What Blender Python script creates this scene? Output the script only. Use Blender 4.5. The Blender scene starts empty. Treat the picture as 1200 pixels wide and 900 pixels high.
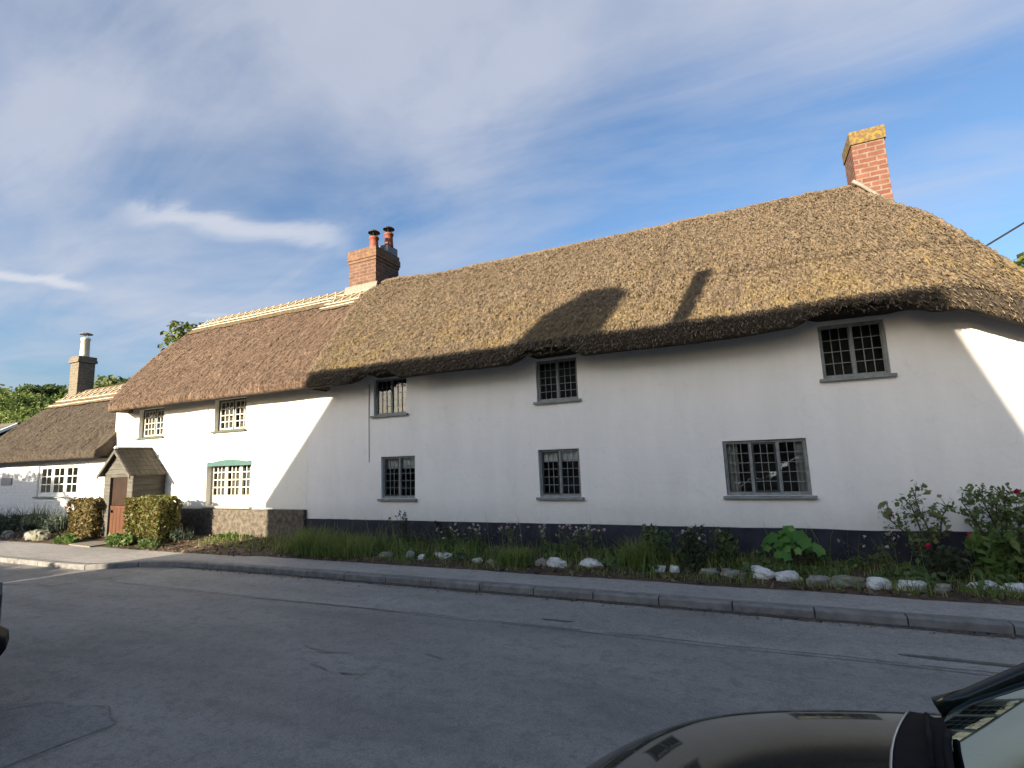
import bpy, math, random
import numpy as np
from mathutils import Vector, noise as mn
random.seed(7); rng = np.random.default_rng(7)
SC = bpy.context.scene; COL = SC.collection
def S2L(*c): return tuple(((x/255)/12.92 if x/255 <= .04045 else ((x/255+.055)/1.055)**2.4) for x in c)

# ------------------------------------------------------------------ mesh helpers
class MB:
    def __init__(s): s.v = []; s.f = []
    def add(s, vs, fs):
        o = len(s.v); s.v.extend(vs); s.f.extend([tuple(i+o for i in f) for f in fs]); return s
    def box(s, x0, x1, y0, y1, z0, z1):
        return s.add([(x0,y0,z0),(x1,y0,z0),(x1,y1,z0),(x0,y1,z0),(x0,y0,z1),(x1,y0,z1),(x1,y1,z1),(x0,y1,z1)],
              [(0,3,2,1),(4,5,6,7),(0,1,5,4),(1,2,6,5),(2,3,7,6),(3,0,4,7)])
    def quad(s, a, b, c, d): return s.add([a,b,c,d], [(0,1,2,3)])
    def prism(s, poly, axis, a, b):
        # poly: 2D points; axis 'x','y','z' extrusion from a to b
        def P(p, t):
            return {'x': (t,p[0],p[1]), 'y': (p[0],t,p[1]), 'z': (p[0],p[1],t)}[axis]
        n = len(poly); vs = [P(p,a) for p in poly]+[P(p,b) for p in poly]
        fs = [tuple(range(n)), tuple(range(2*n-1,n-1,-1))]+[(i,(i+1)%n,(i+1)%n+n,i+n) for i in range(n)]
        return s.add(vs, fs)
    def tube(s, pts, r, n=6, r1=None):
        pts = [Vector(p) for p in pts]; m = len(pts); vs = []; fs = []
        for i, p in enumerate(pts):
            t = (pts[min(i+1,m-1)]-pts[max(i-1,0)]).normalized()
            a = t.orthogonal().normalized() if i == 0 else (a - t*a.dot(t)).normalized()
            b = t.cross(a); rr = r if r1 is None else r+(r1-r)*i/(m-1)
            for k in range(n):
                q = p + (a*math.cos(2*math.pi*k/n)+b*math.sin(2*math.pi*k/n))*rr; vs.append(tuple(q))
        for i in range(m-1):
            for k in range(n):
                fs.append((i*n+k, i*n+(k+1)%n, (i+1)*n+(k+1)%n, (i+1)*n+k))
        fs.append(tuple(range(n-1,-1,-1))); fs.append(tuple(range((m-1)*n, m*n)))
        return s.add(vs, fs)
    def lathe(s, c, prof, n=20):
        vs = []; fs = []; m = len(prof)
        for r, z in prof:
            for k in range(n):
                a = 2*math.pi*k/n; vs.append((c[0]+r*math.cos(a), c[1]+r*math.sin(a), c[2]+z))
        for i in range(m-1):
            for k in range(n): fs.append((i*n+k, i*n+(k+1)%n, (i+1)*n+(k+1)%n, (i+1)*n+k))
        fs.append(tuple(range(n-1,-1,-1))); fs.append(tuple(range((m-1)*n, m*n)))
        return s.add(vs, fs)

def tag(o, label=None, cat=None, group=None, kind=None):
    if label: o['label'] = label
    if cat: o['category'] = cat
    if group: o['group'] = group
    if kind: o['kind'] = kind
    return o
def wloc(o):
    p = Vector((0,0,0))
    while o: p += o.location; o = o.parent
    return p
def link_mesh(name, V, F, mat, parent=None, smooth=False, base=None, uv=None):
    """V world coordinates; object origin at its parent's origin (or base)."""
    me = bpy.data.meshes.new(name)
    o = bpy.data.objects.new(name, me); COL.objects.link(o)
    off = Vector((0,0,0))
    if parent: o.parent = parent; off = wloc(parent)
    elif base is not None: o.location = base; off = Vector(base)
    V = np.asarray(V, float).reshape(-1,3) - np.array(off)
    if isinstance(F, np.ndarray):
        nv = len(V); nf, k = F.shape
        me.vertices.add(nv); me.vertices.foreach_set('co', V.astype(np.float32).ravel())
        me.loops.add(nf*k); me.loops.foreach_set('vertex_index', F.astype(np.int32).ravel())
        me.polygons.add(nf); me.polygons.foreach_set('loop_start', np.arange(0,nf*k,k,dtype=np.int32))
        me.polygons.foreach_set('loop_total', np.full(nf,k,dtype=np.int32)); me.update(calc_edges=True)
    else:
        me.from_pydata([tuple(v) for v in V], [], F); me.update()
    if smooth:
        me.polygons.foreach_set('use_smooth', np.ones(len(me.polygons), dtype=bool))
    for m in (mat if isinstance(mat,(list,tuple)) else [mat]): me.materials.append(m)
    me.validate()
    return o
def build(mb, name, mat, parent=None, smooth=False, base=None, bevel=0):
    o = link_mesh(name, mb.v, mb.f, mat, parent, smooth, base)
    if bevel:
        m = o.modifiers.new('bevel','BEVEL'); m.width = bevel; m.segments = 2; m.limit_method = 'ANGLE'
    return o
def thing(name, loc, label, cat, group=None):
    o = bpy.data.objects.new(name, None); COL.objects.link(o); o.location = loc
    o.empty_display_size = .2
    return tag(o, label, cat, group)

# ------------------------------------------------------------------ materials
def N(nt, t, **kw):
    n = nt.nodes.new(t)
    for k, v in kw.items():
        if k == 'ins':
            for i, x in v.items(): n.inputs[i].default_value = x
        else: setattr(n, k, v)
    return n
def newmat(name):
    m = bpy.data.materials.new(name); m.use_nodes = True; nt = m.node_tree
    b = nt.nodes['Principled BSDF']; b.inputs['Specular IOR Level'].default_value = .3
    return m, nt, b
def coords(nt, scale=(1,1,1)):
    tc = N(nt,'ShaderNodeTexCoord'); mp = N(nt,'ShaderNodeMapping'); mp.inputs['Scale'].default_value = scale
    nt.links.new(tc.outputs['Object'], mp.inputs['Vector']); return mp.outputs['Vector']
def noise(nt, vec, scale, detail=4, rough=.55):
    n = N(nt,'ShaderNodeTexNoise'); n.inputs['Scale'].default_value = scale; n.inputs['Detail'].default_value = detail; n.inputs['Roughness'].default_value = rough
    nt.links.new(vec, n.inputs['Vector']); return n.outputs['Fac']
def ramp(nt, fac, stops):
    r = N(nt,'ShaderNodeValToRGB'); e = r.color_ramp.elements
    while len(e) < len(stops): e.new(.5)
    for x, (p, c) in zip(e, stops): x.position = p; x.color = (*c,1) if len(c) == 3 else c
    nt.links.new(fac, r.inputs['Fac']); return r.outputs['Color']
def mix(nt, fac, a, b, mode='MIX'):
    m = N(nt,'ShaderNodeMix', data_type='RGBA', blend_type=mode)
    for i, x in ((0,fac),(6,a),(7,b)):
        if hasattr(x,'links'): nt.links.new(x, m.inputs[i])
        else: m.inputs[i].default_value = x if i == 0 else ((*x,1) if len(x) == 3 else x)
    return m.outputs[2]
def bump(nt, b, h, strength, dist, prev=None):
    n = N(nt,'ShaderNodeBump'); n.inputs['Strength'].default_value = strength; n.inputs['Distance'].default_value = dist
    nt.links.new(h, n.inputs['Height'])
    if prev: nt.links.new(prev, n.inputs['Normal'])
    nt.links.new(n.outputs['Normal'], b.inputs['Normal']); return n.outputs['Normal']
def simple(name, c1, c2=None, scale=8, rough=.7, bumps=None, metallic=0, spec=.3, vscale=(1,1,1), contrast=(.35,.65)):
    m, nt, b = newmat(name); b.inputs['Roughness'].default_value = rough; b.inputs['Metallic'].default_value = metallic
    b.inputs['Specular IOR Level'].default_value = spec
    v = coords(nt, vscale)
    c2 = c2 or tuple(x*.75 for x in c1)
    f = noise(nt, v, scale)
    nt.links.new(ramp(nt, f, [(contrast[0],c1),(contrast[1],c2)]), b.inputs['Base Color'])
    if bumps:
        p = None
        for sc, st, d in bumps: p = bump(nt, b, noise(nt, v, sc), st, d, p)
    return m

def thatch(name, dark, mid, light, moss=None, streak=False, mossamt=.5):
    m, nt, b = newmat(name); b.inputs['Roughness'].default_value = .9; b.inputs['Specular IOR Level'].default_value = .15
    v = coords(nt); vs = coords(nt, (5.5,.55,.55)) if streak else coords(nt, (1.25,.9,.9))
    fine = noise(nt, vs, 4.5 if streak else 28, 5, .7)
    col = ramp(nt, fine, [(.25,dark),(.5,mid),(.78,light)])
    big = noise(nt, v, .55, 4, .6)
    col = mix(nt, ramp(nt, big, [(.35,(0,0,0)),(.7,(.55,.55,.55))]), col, tuple(x*.8 for x in mid))
    if moss:
        g = noise(nt, v, 1.5, 5, .65); g2 = noise(nt, v, 22, 3, .6)
        mm = N(nt,'ShaderNodeMath', operation='MULTIPLY'); nt.links.new(g, mm.inputs[0]); nt.links.new(g2, mm.inputs[1])
        # moss grows thickest low on the slope
        sx = N(nt,'ShaderNodeSeparateXYZ'); tc = N(nt,'ShaderNodeTexCoord'); nt.links.new(tc.outputs['Object'], sx.inputs[0])
        mr = N(nt,'ShaderNodeMapRange'); mr.inputs[1].default_value = 3.2; mr.inputs[2].default_value = 6.3; mr.inputs[3].default_value = 1.2; mr.inputs[4].default_value = .55
        nt.links.new(sx.outputs['Z'], mr.inputs[0])
        m2 = N(nt,'ShaderNodeMath', operation='MULTIPLY'); nt.links.new(mm.outputs[0], m2.inputs[0]); nt.links.new(mr.outputs[0], m2.inputs[1])
        col = mix(nt, ramp(nt, m2.outputs[0], [(.24,(0,0,0)),(.40,(mossamt,)*3)]), col, moss)
    nt.links.new(col, b.inputs['Base Color'])
    p = bump(nt, b, noise(nt, vs, 6 if streak else 30, 5, .7), .9, .025)
    bump(nt, b, noise(nt, v, 70, 3), .6, .012, p)
    return m

def stubmat(name, a, b_, c):
    m, nt, b = newmat(name); b.inputs['Roughness'].default_value = .8
    gi = N(nt,'ShaderNodeNewGeometry'); nt.links.new(ramp(nt, gi.outputs['Random Per Island'], [(.05,a),(.5,b_),(1,c)]), b.inputs['Base Color']); return m
def brickmat(name, c1, c2, mortar, scale=1.0, bw=.27, bh=.094, ms=.016, painted=None, bs=.5, lichen=None):
    m, nt, b = newmat(name); b.inputs['Roughness'].default_value = .85
    tc = N(nt,'ShaderNodeTexCoord'); sx = N(nt,'ShaderNodeSeparateXYZ'); nt.links.new(tc.outputs['Object'], sx.inputs[0])
    ad = N(nt,'ShaderNodeMath', operation='ADD'); nt.links.new(sx.outputs['X'], ad.inputs[0]); nt.links.new(sx.outputs['Y'], ad.inputs[1])
    cb = N(nt,'ShaderNodeCombineXYZ'); nt.links.new(ad.outputs[0], cb.inputs[0]); nt.links.new(sx.outputs['Z'], cb.inputs[1])
    wob = noise(nt, tc.outputs['Object'], 6, 2); wv = N(nt,'ShaderNodeVectorMath', operation='MULTIPLY_ADD')
    cw = N(nt,'ShaderNodeCombineXYZ'); nt.links.new(wob, cw.inputs[0]); nt.links.new(wob, cw.inputs[1])
    nt.links.new(cw.outputs[0], wv.inputs[0]); wv.inputs[1].default_value = (.02,.02,0); nt.links.new(cb.outputs[0], wv.inputs[2])
    br = N(nt,'ShaderNodeTexBrick'); nt.links.new(wv.outputs[0], br.inputs['Vector'])
    for k, x in (('Scale',scale),('Brick Width',bw),('Row Height',bh),('Mortar Size',ms),('Mortar Smooth',.3),('Bias',0)): br.inputs[k].default_value = x
    br.inputs['Color1'].default_value = (*c1,1); br.inputs['Color2'].default_value = (*c2,1); br.inputs['Mortar'].default_value = (*mortar,1)
    n = noise(nt, tc.outputs['Object'], 9, 5)
    if painted:
        col = ramp(nt, n, [(.3,painted),(.75,tuple(x*.86 for x in painted))])
    else:
        col = mix(nt, ramp(nt, n, [(.35,(0,0,0)),(.75,(.6,.6,.6))]), br.outputs['Color'], tuple(x*.55 for x in c1))
        if lichen:
            n2 = noise(nt, tc.outputs['Object'], 7, 5, .7)
            col = mix(nt, ramp(nt, n2, [(.5,(0,0,0)),(.66,(.6,.6,.6))]), col, lichen)
    nt.links.new(col, b.inputs['Base Color'])
    inv = N(nt,'ShaderNodeMath', operation='SUBTRACT'); inv.inputs[0].default_value = 1; nt.links.new(br.outputs['Fac'], inv.inputs[1])
    p = bump(nt, b, inv.outputs[0], bs, .01); bump(nt, b, noise(nt, tc.outputs['Object'], 40), .35, .006, p)
    return m

def wallmat(name, base, dirt=.8):
    m, nt, b = newmat(name); b.inputs['Roughness'].default_value = .85; b.inputs['Specular IOR Level'].default_value = .2
    v = coords(nt); vv = coords(nt, (1.6,1.6,.35))
    col = ramp(nt, noise(nt, vv, 1.4, 6, .6), [(.35,base),(.8,tuple(x*dirt for x in base))])
    sp = noise(nt, v, 3.3, 8, .75)
    col = mix(nt, ramp(nt, sp, [(.55,(0,0,0)),(.72,(.30,.30,.30))]), col, (base[0]*.72, base[1]*.70, base[2]*.66))
    cv = N(nt,'ShaderNodeTexVoronoi', feature='DISTANCE_TO_EDGE'); cv.inputs['Scale'].default_value = .55; wv_ = N(nt,'ShaderNodeVectorMath', operation='ADD'); nz_ = N(nt,'ShaderNodeTexNoise'); nz_.inputs['Scale'].default_value = 2.5; nz_.inputs['Detail'].default_value = 8; nt.links.new(v, nz_.inputs['Vector']); nt.links.new(v, wv_.inputs[0]); nt.links.new(nz_.outputs['Color'], wv_.inputs[1]); nt.links.new(wv_.outputs[0], cv.inputs['Vector'])
    col = mix(nt, ramp(nt, cv.outputs['Distance'], [(.0,(.13,)*3),(.005,(0,0,0))]), col, (.36,.35,.33))
    # splash stain close above the plinth and faint grey specks
    sx = N(nt,'ShaderNodeSeparateXYZ'); tc = N(nt,'ShaderNodeTexCoord'); nt.links.new(tc.outputs['Object'], sx.inputs[0])
    mr = N(nt,'ShaderNodeMapRange'); mr.inputs[1].default_value = .5; mr.inputs[2].default_value = .95; mr.inputs[3].default_value = .75; mr.inputs[4].default_value = 0
    nt.links.new(sx.outputs['Z'], mr.inputs[0])
    ml = N(nt,'ShaderNodeMath', operation='MULTIPLY'); nt.links.new(mr.outputs[0], ml.inputs[0]); nt.links.new(noise(nt, v, 5, 6, .7), ml.inputs[1])
    col = mix(nt, ml.outputs[0], col, (.42,.42,.38))
    nt.links.new(col, b.inputs['Base Color'])
    p = bump(nt, b, noise(nt, v, 2.2, 3), .35, .05)
    p = bump(nt, b, noise(nt, v, 16, 4), .25, .012, p)
    bump(nt, b, noise(nt, v, 110, 2), .25, .003, p)
    return m

def glassmat(name, tint=(.9,.95,.95), base=.02, wavy=True, refl=(1,1,1)):
    m = bpy.data.materials.new(name); m.use_nodes = True; nt = m.node_tree; nt.nodes.clear()
    out = N(nt,'ShaderNodeOutputMaterial'); mx = N(nt,'ShaderNodeMixShader'); tr = N(nt,'ShaderNodeBsdfTransparent'); gl = N(nt,'ShaderNodeBsdfGlossy')
    tr.inputs['Color'].default_value = (*tint,1); gl.inputs['Roughness'].default_value = .02; gl.inputs['Color'].default_value = (*refl,1)
    fr = N(nt,'ShaderNodeFresnel'); fr.inputs['IOR'].default_value = 1.6
    ad = N(nt,'ShaderNodeMath', operation='ADD', use_clamp=True); ad.inputs[1].default_value = base
    nt.links.new(fr.outputs[0], ad.inputs[0]); nt.links.new(ad.outputs[0], mx.inputs[0])
    nt.links.new(tr.outputs[0], mx.inputs[1]); nt.links.new(gl.outputs[0], mx.inputs[2]); nt.links.new(mx.outputs[0], out.inputs[0])
    if wavy:
        v = coords(nt); bp = N(nt,'ShaderNodeBump'); bp.inputs['Strength'].default_value = .10; bp.inputs['Distance'].default_value = .02
        nt.links.new(noise(nt, v, 4, 2), bp.inputs['Height']); nt.links.new(bp.outputs[0], gl.inputs['Normal']); nt.links.new(bp.outputs[0], fr.inputs['Normal'])
    return m

def leafmat(name, c1, c2, c3=None, trans=.35, rough=.55):
    m, nt, b = newmat(name); b.inputs['Roughness'].default_value = rough
    gi = N(nt,'ShaderNodeNewGeometry')
    st = [(0,c1),(.6,c2)]+([(1,c3)] if c3 else [])
    col = ramp(nt, gi.outputs['Random Per Island'], st)
    nt.links.new(col, b.inputs['Base Color'])
    tl = N(nt,'ShaderNodeBsdfTranslucent'); nt.links.new(col, tl.inputs['Color'])
    mx = N(nt,'ShaderNodeMixShader'); mx.inputs[0].default_value = trans
    nt.links.new(b.outputs[0], mx.inputs[1]); nt.links.new(tl.outputs[0], mx.inputs[2])
    nt.links.new(mx.outputs[0], nt.nodes['Material Output'].inputs[0])
    return m

def asphalt(name, c1, c2, big=.35, agg=260, patch=.5):
    m, nt, b = newmat(name); b.inputs['Roughness'].default_value = .82; b.inputs['Specular IOR Level'].default_value = .35
    v = coords(nt); vl = coords(nt, (.35,1.5,1))
    col = ramp(nt, noise(nt, vl, big*3, 6, .65), [(.36,c1),(.62,c2)])
    blot = noise(nt, coords(nt,(.8,1.3,1)), .9, 7, .7); col = mix(nt, ramp(nt, blot, [(.52,(0,0,0)),(.68,(.55,)*3)]), col, tuple(x*.6 for x in c1))
    sp = noise(nt, v, agg*.35, 3, .8)
    col = mix(nt, ramp(nt, sp, [(.5,(0,0,0)),(.72,(.55,)*3)]), col, tuple(min(1,x*2.1) for x in c2))
    col = mix(nt, ramp(nt, noise(nt, v, 30, 5, .8), [(.3,(.6,.6,.6)),(.5,(0,0,0))]), col, tuple(x*.55 for x in c1))
    col = mix(nt, ramp(nt, noise(nt, v, 7, 9, .82), [(.40,(.6,)*3),(.5,(0,0,0))]), col, tuple(x*.78 for x in c1)); col = mix(nt, ramp(nt, noise(nt, coords(nt,(1,1.6,1)), 11, 9, .85), [(.54,(0,0,0)),(.68,(.4,)*3)]), col, tuple(x*1.4 for x in c2))
    nt.links.new(col, b.inputs['Base Color'])
    vo = N(nt,'ShaderNodeTexVoronoi'); vo.inputs['Scale'].default_value = 75; nt.links.new(v, vo.inputs['Vector'])
    p = bump(nt, b, vo.outputs['Distance'], .5, .006); bump(nt, b, noise(nt, v, 25, 4), .4, .012, p)
    return m

M = {}
M['wall_long'] = wallmat('white_render', (.82,.79,.75), .90)
M['wall_mid'] = wallmat('cream_white_render', (.78,.755,.68), .95)
M['wall_low'] = brickmat('white_painted_brick', (.7,.7,.7), (.7,.7,.7), (.7,.7,.7), painted=(.76,.76,.75), bs=.7, bw=.28, bh=.095, ms=.018)
M['plinth'] = simple('navy_black_masonry_paint', (.012,.014,.026), (.03,.033,.045), 5, .6, [(14,.3,.01),(90,.3,.003)])
M['stone_plinth'] = simple('rough_grey_brown_render', (0.156,0.1287,0.0975), (0.078,0.0663,0.0507), 11, .95, [(12.48,0.702,0.0312),(60,.7,.012)], contrast=(.38,.62))
M['thatch_long'] = thatch('old_mossy_thatch', (.045,.033,.022), (.162,.119,.078), (.33,.26,.175), moss=(.25,.178,.05), mossamt=.62)
M['thatch_mid'] = thatch('newer_reed_thatch', (.052,.031,.020), (.150,.099,.067), (.33,.235,.172), streak=True)
M['thatch_low'] = thatch('weathered_grey_thatch', (0.03787,0.02913,0.02097), (0.08159,0.06409,0.04661), (0.1573,0.1252,0.0903), streak=True)
M['ridge_straw'] = thatch('pale_ridge_straw', (0.09485,0.06521,0.03675), (0.1601,0.1156,0.06817), (0.2371,0.1838,0.1126), streak=True)
M['stub_long'] = stubmat('loose_mossy_straw', (0.06936,0.04855,0.02774), (0.1595,0.1165,0.06589), (0.3051,0.2358,0.1456))
M['stub_mid'] = stubmat('loose_reed_ends', (0.05826,0.03845,0.02505), (0.1165,0.08159,0.0536), (0.2097,0.1544,0.1078))
M['stub_low'] = stubmat('loose_grey_straw', (0.03787,0.02913,0.02097), (0.08159,0.06409,0.04661), (0.1515,0.1223,0.08736))
M['soffit'] = simple('shade_dark_underside_of_thatch', (.035,.026,.018), (.02,.015,.011), 14, .95, [(30,.8,.02)])  # dirty thatch underside, painted darker still for the shade of the recesses
M['shade_eave'] = simple('shade_dark_reed_ends', (.085,.065,.045), (.04,.031,.022), 30, .95, [(45,1,.03),(90,.8,.01)], contrast=(.4,.6))  # cut reed ends of the eave, darkened to deepen its shadow band
M['ligger'] = simple('pale_hazel_rods', (.80,.73,.55), (.66,.57,.40), 30, .8)
M['brick'] = brickmat('orange_red_brick', (.105,.05,.032), (.165,.082,.05), (.165,.125,.09))
M['brick_lichen'] = brickmat('red_brick_with_lichen', (0.126,0.05635,0.03315), (0.179,0.08284,0.04641), (.15,.115,.085), lichen=(0.2188,0.1459,0.04641))
M['brick_red'] = brickmat('red_brick', (0.1326,0.04641,0.02984), (0.179,0.07293,0.0431), (.19,.145,.11))
M['cap_lichen'] = simple('lichen_covered_cap', (0.195,0.1365,0.0312), (0.117,0.0741,0.039), 15, .95, [(20,.6,.02)], contrast=(.42,.56))
M['brick_grey'] = brickmat('grey_buff_brick', (0.179,0.1459,0.09945), (0.126,0.1061,0.07625), (0.1989,0.1724,0.126))
M['mortar'] = simple('pale_mortar', (.24,.215,.17), (.17,.155,.12), 20, .9)
M['terracotta'] = simple('terracotta', (0.2387,0.07293,0.03978), (0.179,0.05304,0.02984), 9, .7)
M['cream_pot'] = simple('cream_clay', (.62,.57,.45), (.5,.45,.35), 9, .7)
M['black_metal'] = simple('black_metal', (.012,.012,.014), (.02,.02,.02), 9, .5)
M['lead'] = simple('lead_flashing', (.2,.2,.21), (.14,.14,.15), 9, .6)
M['frame_grey'] = simple('grey_painted_wood', (.25,.265,.255), (.17,.18,.175), 14, .6, [(60,.2,.003)])
M['bars_grey'] = simple('grey_lead_bars', (.24,.255,.25), (.17,.18,.18), 30, .55)
M['casement_dark'] = simple('dark_iron_casement', (.03,.035,.038), (.05,.055,.055), 20, .5)
M['frame_white'] = simple('cream_painted_wood', (.62,.59,.5), (.5,.47,.4), 10, .5)
M['frame_pure'] = simple('white_painted_wood', (.8,.8,.76), (.7,.7,.66), 10, .5)
M['frame_green'] = simple('weathered_green_wood', (.10,.115,.085), (.06,.07,.05), 10, .7)
M['teal'] = simple('teal_paint', (.04,.105,.092), (.055,.125,.11), 8, .55)
M['glass'] = glassmat('old_window_glass')
M['blind'] = simple('white_blind', (.75,.76,.76), (.62,.63,.63), 10, .8)
M['net'] = simple('grey_net_curtain', (.12,.12,.115), (.07,.07,.068), 14, .9, vscale=(3,3,.4))
M['curtain'] = simple('pale_curtain', (.33,.34,.34), (.2,.2,.2), 7, .9, vscale=(4,4,.2))
M['weatherboard'] = simple('grey_weathered_boards', (0.1248,0.1154,0.0936), (0.06864,0.06552,0.05304), 6, .85, [(40,.4,.006)], vscale=(0.3744,0.3744,3.744))
M['board_dark'] = simple('dark_boards', (.075,.07,.058), (.045,.042,.035), 6, .85, [(40,.4,.006)], vscale=(.6,.6,6))  # porch side boards, darker than the front boards
M['porch_roof'] = simple('mossy_wooden_shingles', (0.08705,0.07582,0.05897), (0.05335,0.04942,0.0365), 5, .9, [(30,.5,.008)], vscale=(0.5616,0.8424,0.5616))
M['door'] = simple('brown_varnished_door', (0.117,0.0468,0.0195), (0.0702,0.02808,0.01326), 5, .5, vscale=(4.68,4.68,0.39))
M['door_dark'] = simple('dark_brown_door_glass', (.028,.016,.01), (.04,.022,.013), 5, .4)
M['road'] = asphalt('worn_asphalt', (.172,.16,.144), (.25,.235,.21))
M['road_strip'] = asphalt('paler_asphalt_strip', (.205,.193,.174), (.28,.265,.238))
M['road_patch'] = asphalt('dark_patch_asphalt', (.15,.146,.138), (.21,.203,.19))
M['tar'] = simple('tar_seal', (.055,.053,.05), (.10,.097,.09), 26, .5)
M['pavement'] = asphalt('grey_pavement_tarmac', (.26,.245,.226), (.33,.31,.284))
M['kerb'] = simple('concrete_kerb', (.24,.23,.212), (.15,.144,.134), 8, .9, [(60,.4,.004)])
M['soil'] = simple('dry_brown_soil', (0.1053,0.0702,0.0429), (0.0546,0.039,0.02652), 7, .97, [(9.36,0.78,0.0312),(50,.8,.015)])
M['litter'] = leafmat('dry_leaf_litter', (0.1248,0.0819,0.0468), (0.195,0.1404,0.0858), (0.0702,0.0468,0.0312), trans=.1)
M['ground'] = simple('meadow_ground', (.07,.09,.03), (.10,.10,.045), .5, .95)
M['stone_white'] = simple('whitewashed_stone', (.62,.62,.59), (.27,.26,.22), 9, .85, [(12,.6,.03),(50,.4,.008)], contrast=(.46,.7))
M['stone_grey'] = simple('grey_stone', (.31,.295,.255), (.17,.165,.135), 9, .9, [(12,.7,.03),(50,.4,.008)])
M['stone_mossy'] = simple('mossy_stone', (.25,.235,.19), (.10,.11,.055), 8, .9, [(12,.7,.03)])
M['grass'] = leafmat('verge_grass', (.12,.19,.04), (.19,.26,.06), (.38,.34,.17), trans=.45)
M['weed'] = leafmat('weed_leaves', (.09,.145,.05), (.125,.185,.06), (.18,.22,.09), trans=.4)
M['bigleaf'] = leafmat('bright_mallow_leaves', (.045,.14,.02), (.13,.28,.055), (.21,.36,.10), trans=.4)
M['rose'] = leafmat('rose_leaves', (.09,.145,.05), (.14,.20,.07), (.22,.23,.10), trans=.4)
M['darkleaf'] = leafmat('dusty_dark_leaves', (.05,.07,.04), (.068,.09,.048), (.095,.105,.06), trans=.35)
M['hedge_gold'] = leafmat('dry_golden_hedge_leaves', (0.156,0.1209,0.039), (0.2184,0.156,0.0585), (0.1014,0.1092,0.0312), trans=.3)
M['hedge_green'] = leafmat('yellow_green_hedge_leaves', (0.1092,0.1404,0.0273), (0.1872,0.1716,0.0429), (0.156,0.1014,0.039), trans=.3)
M['lavender'] = leafmat('grey_green_lavender', (.05,.075,.05), (.075,.10,.07), (.04,.06,.035), trans=.3)
M['lowgreen'] = leafmat('bright_low_leaves', (.08,.15,.03), (.13,.20,.05), (.17,.22,.08), trans=.4)
M['tree'] = leafmat('tree_leaves', (0.039,0.078,0.0195), (0.0663,0.1092,0.0273), (0.0936,0.1326,0.039), trans=.4)
M['tree_olive'] = leafmat('olive_tree_leaves', (0.078,0.1053,0.0234), (0.117,0.1482,0.0351), (0.156,0.1755,0.0546), trans=.4)
M['wood_leaf'] = leafmat('woodland_leaves', (0.1014,0.1482,0.0312), (0.156,0.2067,0.0468), (0.2106,0.2418,0.0702), trans=.4)
M['tree_shade'] = leafmat('dull_blocker_leaves', (.03,.05,.02), (.045,.07,.025), (.06,.08,.03), trans=.08)  # dark, barely translucent leaves of the added hedges and trees
M['bark'] = simple('bark', (.10,.075,.05), (.05,.04,.03), 8, .95, [(20,.6,.02)])
M['stem'] = simple('green_brown_stems', (.06,.06,.03), (.09,.075,.045), 14, .8)
M['petal_red'] = leafmat('crimson_petals', (.45,.012,.06), (.55,.03,.11), (.34,.01,.035), trans=.3)
M['petal_pink'] = leafmat('pale_pink_petals', (.55,.42,.48), (.62,.52,.55), (.5,.36,.45), trans=.3)
M['seed'] = simple('dark_seed_heads', (.03,.022,.03), (.05,.035,.04), 20, .8)
M['slate'] = simple('blue_grey_slate', (.065,.068,.075), (.10,.10,.105), 4, .7, vscale=(1,1,5))
M['tile_brown'] = simple('brown_roof_tiles', (.13,.10,.075), (.09,.07,.055), 4, .9, vscale=(1,1,6))
M['opp_brick'] = brickmat('opposite_red_brick', (.22,.11,.07), (.28,.15,.10), (.33,.3,.26))
M['sign'] = simple('grey_slate_plaque', (.33,.33,.33), (.26,.26,.26), 20, .6)
M['timber'] = simple('grey_timber', (.14,.12,.09), (.09,.08,.06), 5, .9, vscale=(4,4,.5))
M['rubber'] = simple('black_rubber', (.015,.015,.016), (.02,.02,.02), 9, .8)
M['plastic'] = simple('black_trim_plastic', (.006,.0065,.007), (.009,.009,.01), 40, .75, spec=.08)
M['alloy'] = simple('alloy_wheel', (.5,.5,.52), (.4,.4,.42), 9, .35, metallic=1)
M['chrome'] = simple('chrome', (.8,.8,.8), (.7,.7,.7), 9, .12, metallic=1)
M['lens'] = simple('clear_lamp_lens', (.55,.55,.56), (.4,.4,.42), 30, .08, spec=.7)
M['red_lens'] = simple('red_lamp_lens', (.3,.01,.01), (.2,.006,.006), 30, .1, spec=.7)
M['car_glass'] = glassmat('tinted_car_glass', (.40,.52,.50), .02, wavy=False, refl=(.42,.52,.53))
M['cabin'] = simple('dark_grey_upholstery', (.035,.036,.038), (.05,.05,.052), 9, .8)
def carpaint(name, c):
    m, nt, b = newmat(name); b.inputs['Base Color'].default_value = (*c,1); b.inputs['Metallic'].default_value = .0
    b.inputs['Roughness'].default_value = .35; b.inputs['Specular IOR Level'].default_value = .05; b.inputs['Coat Weight'].default_value = 1; b.inputs['Coat Roughness'].default_value = .02; b.inputs['Coat IOR'].default_value = 1.42
    v = coords(nt); f = noise(nt, v, 900, 2); 
    nt.links.new(ramp(nt, f, [(.4,c),(.7,tuple(x*1.6+.004 for x in c))]), b.inputs['Base Color'])
    d = noise(nt, v, 3, 5); r = N(nt,'ShaderNodeMapRange'); r.inputs[3].default_value = .02; r.inputs[4].default_value = .08
    nt.links.new(d, r.inputs[0]); nt.links.new(r.outputs[0], b.inputs['Coat Roughness'])
    return m
M['paint_black'] = carpaint('black_green_car_paint', (.004,.008,.007))
M['paint_grey'] = carpaint('dark_grey_car_paint', (.03,.032,.035))

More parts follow.
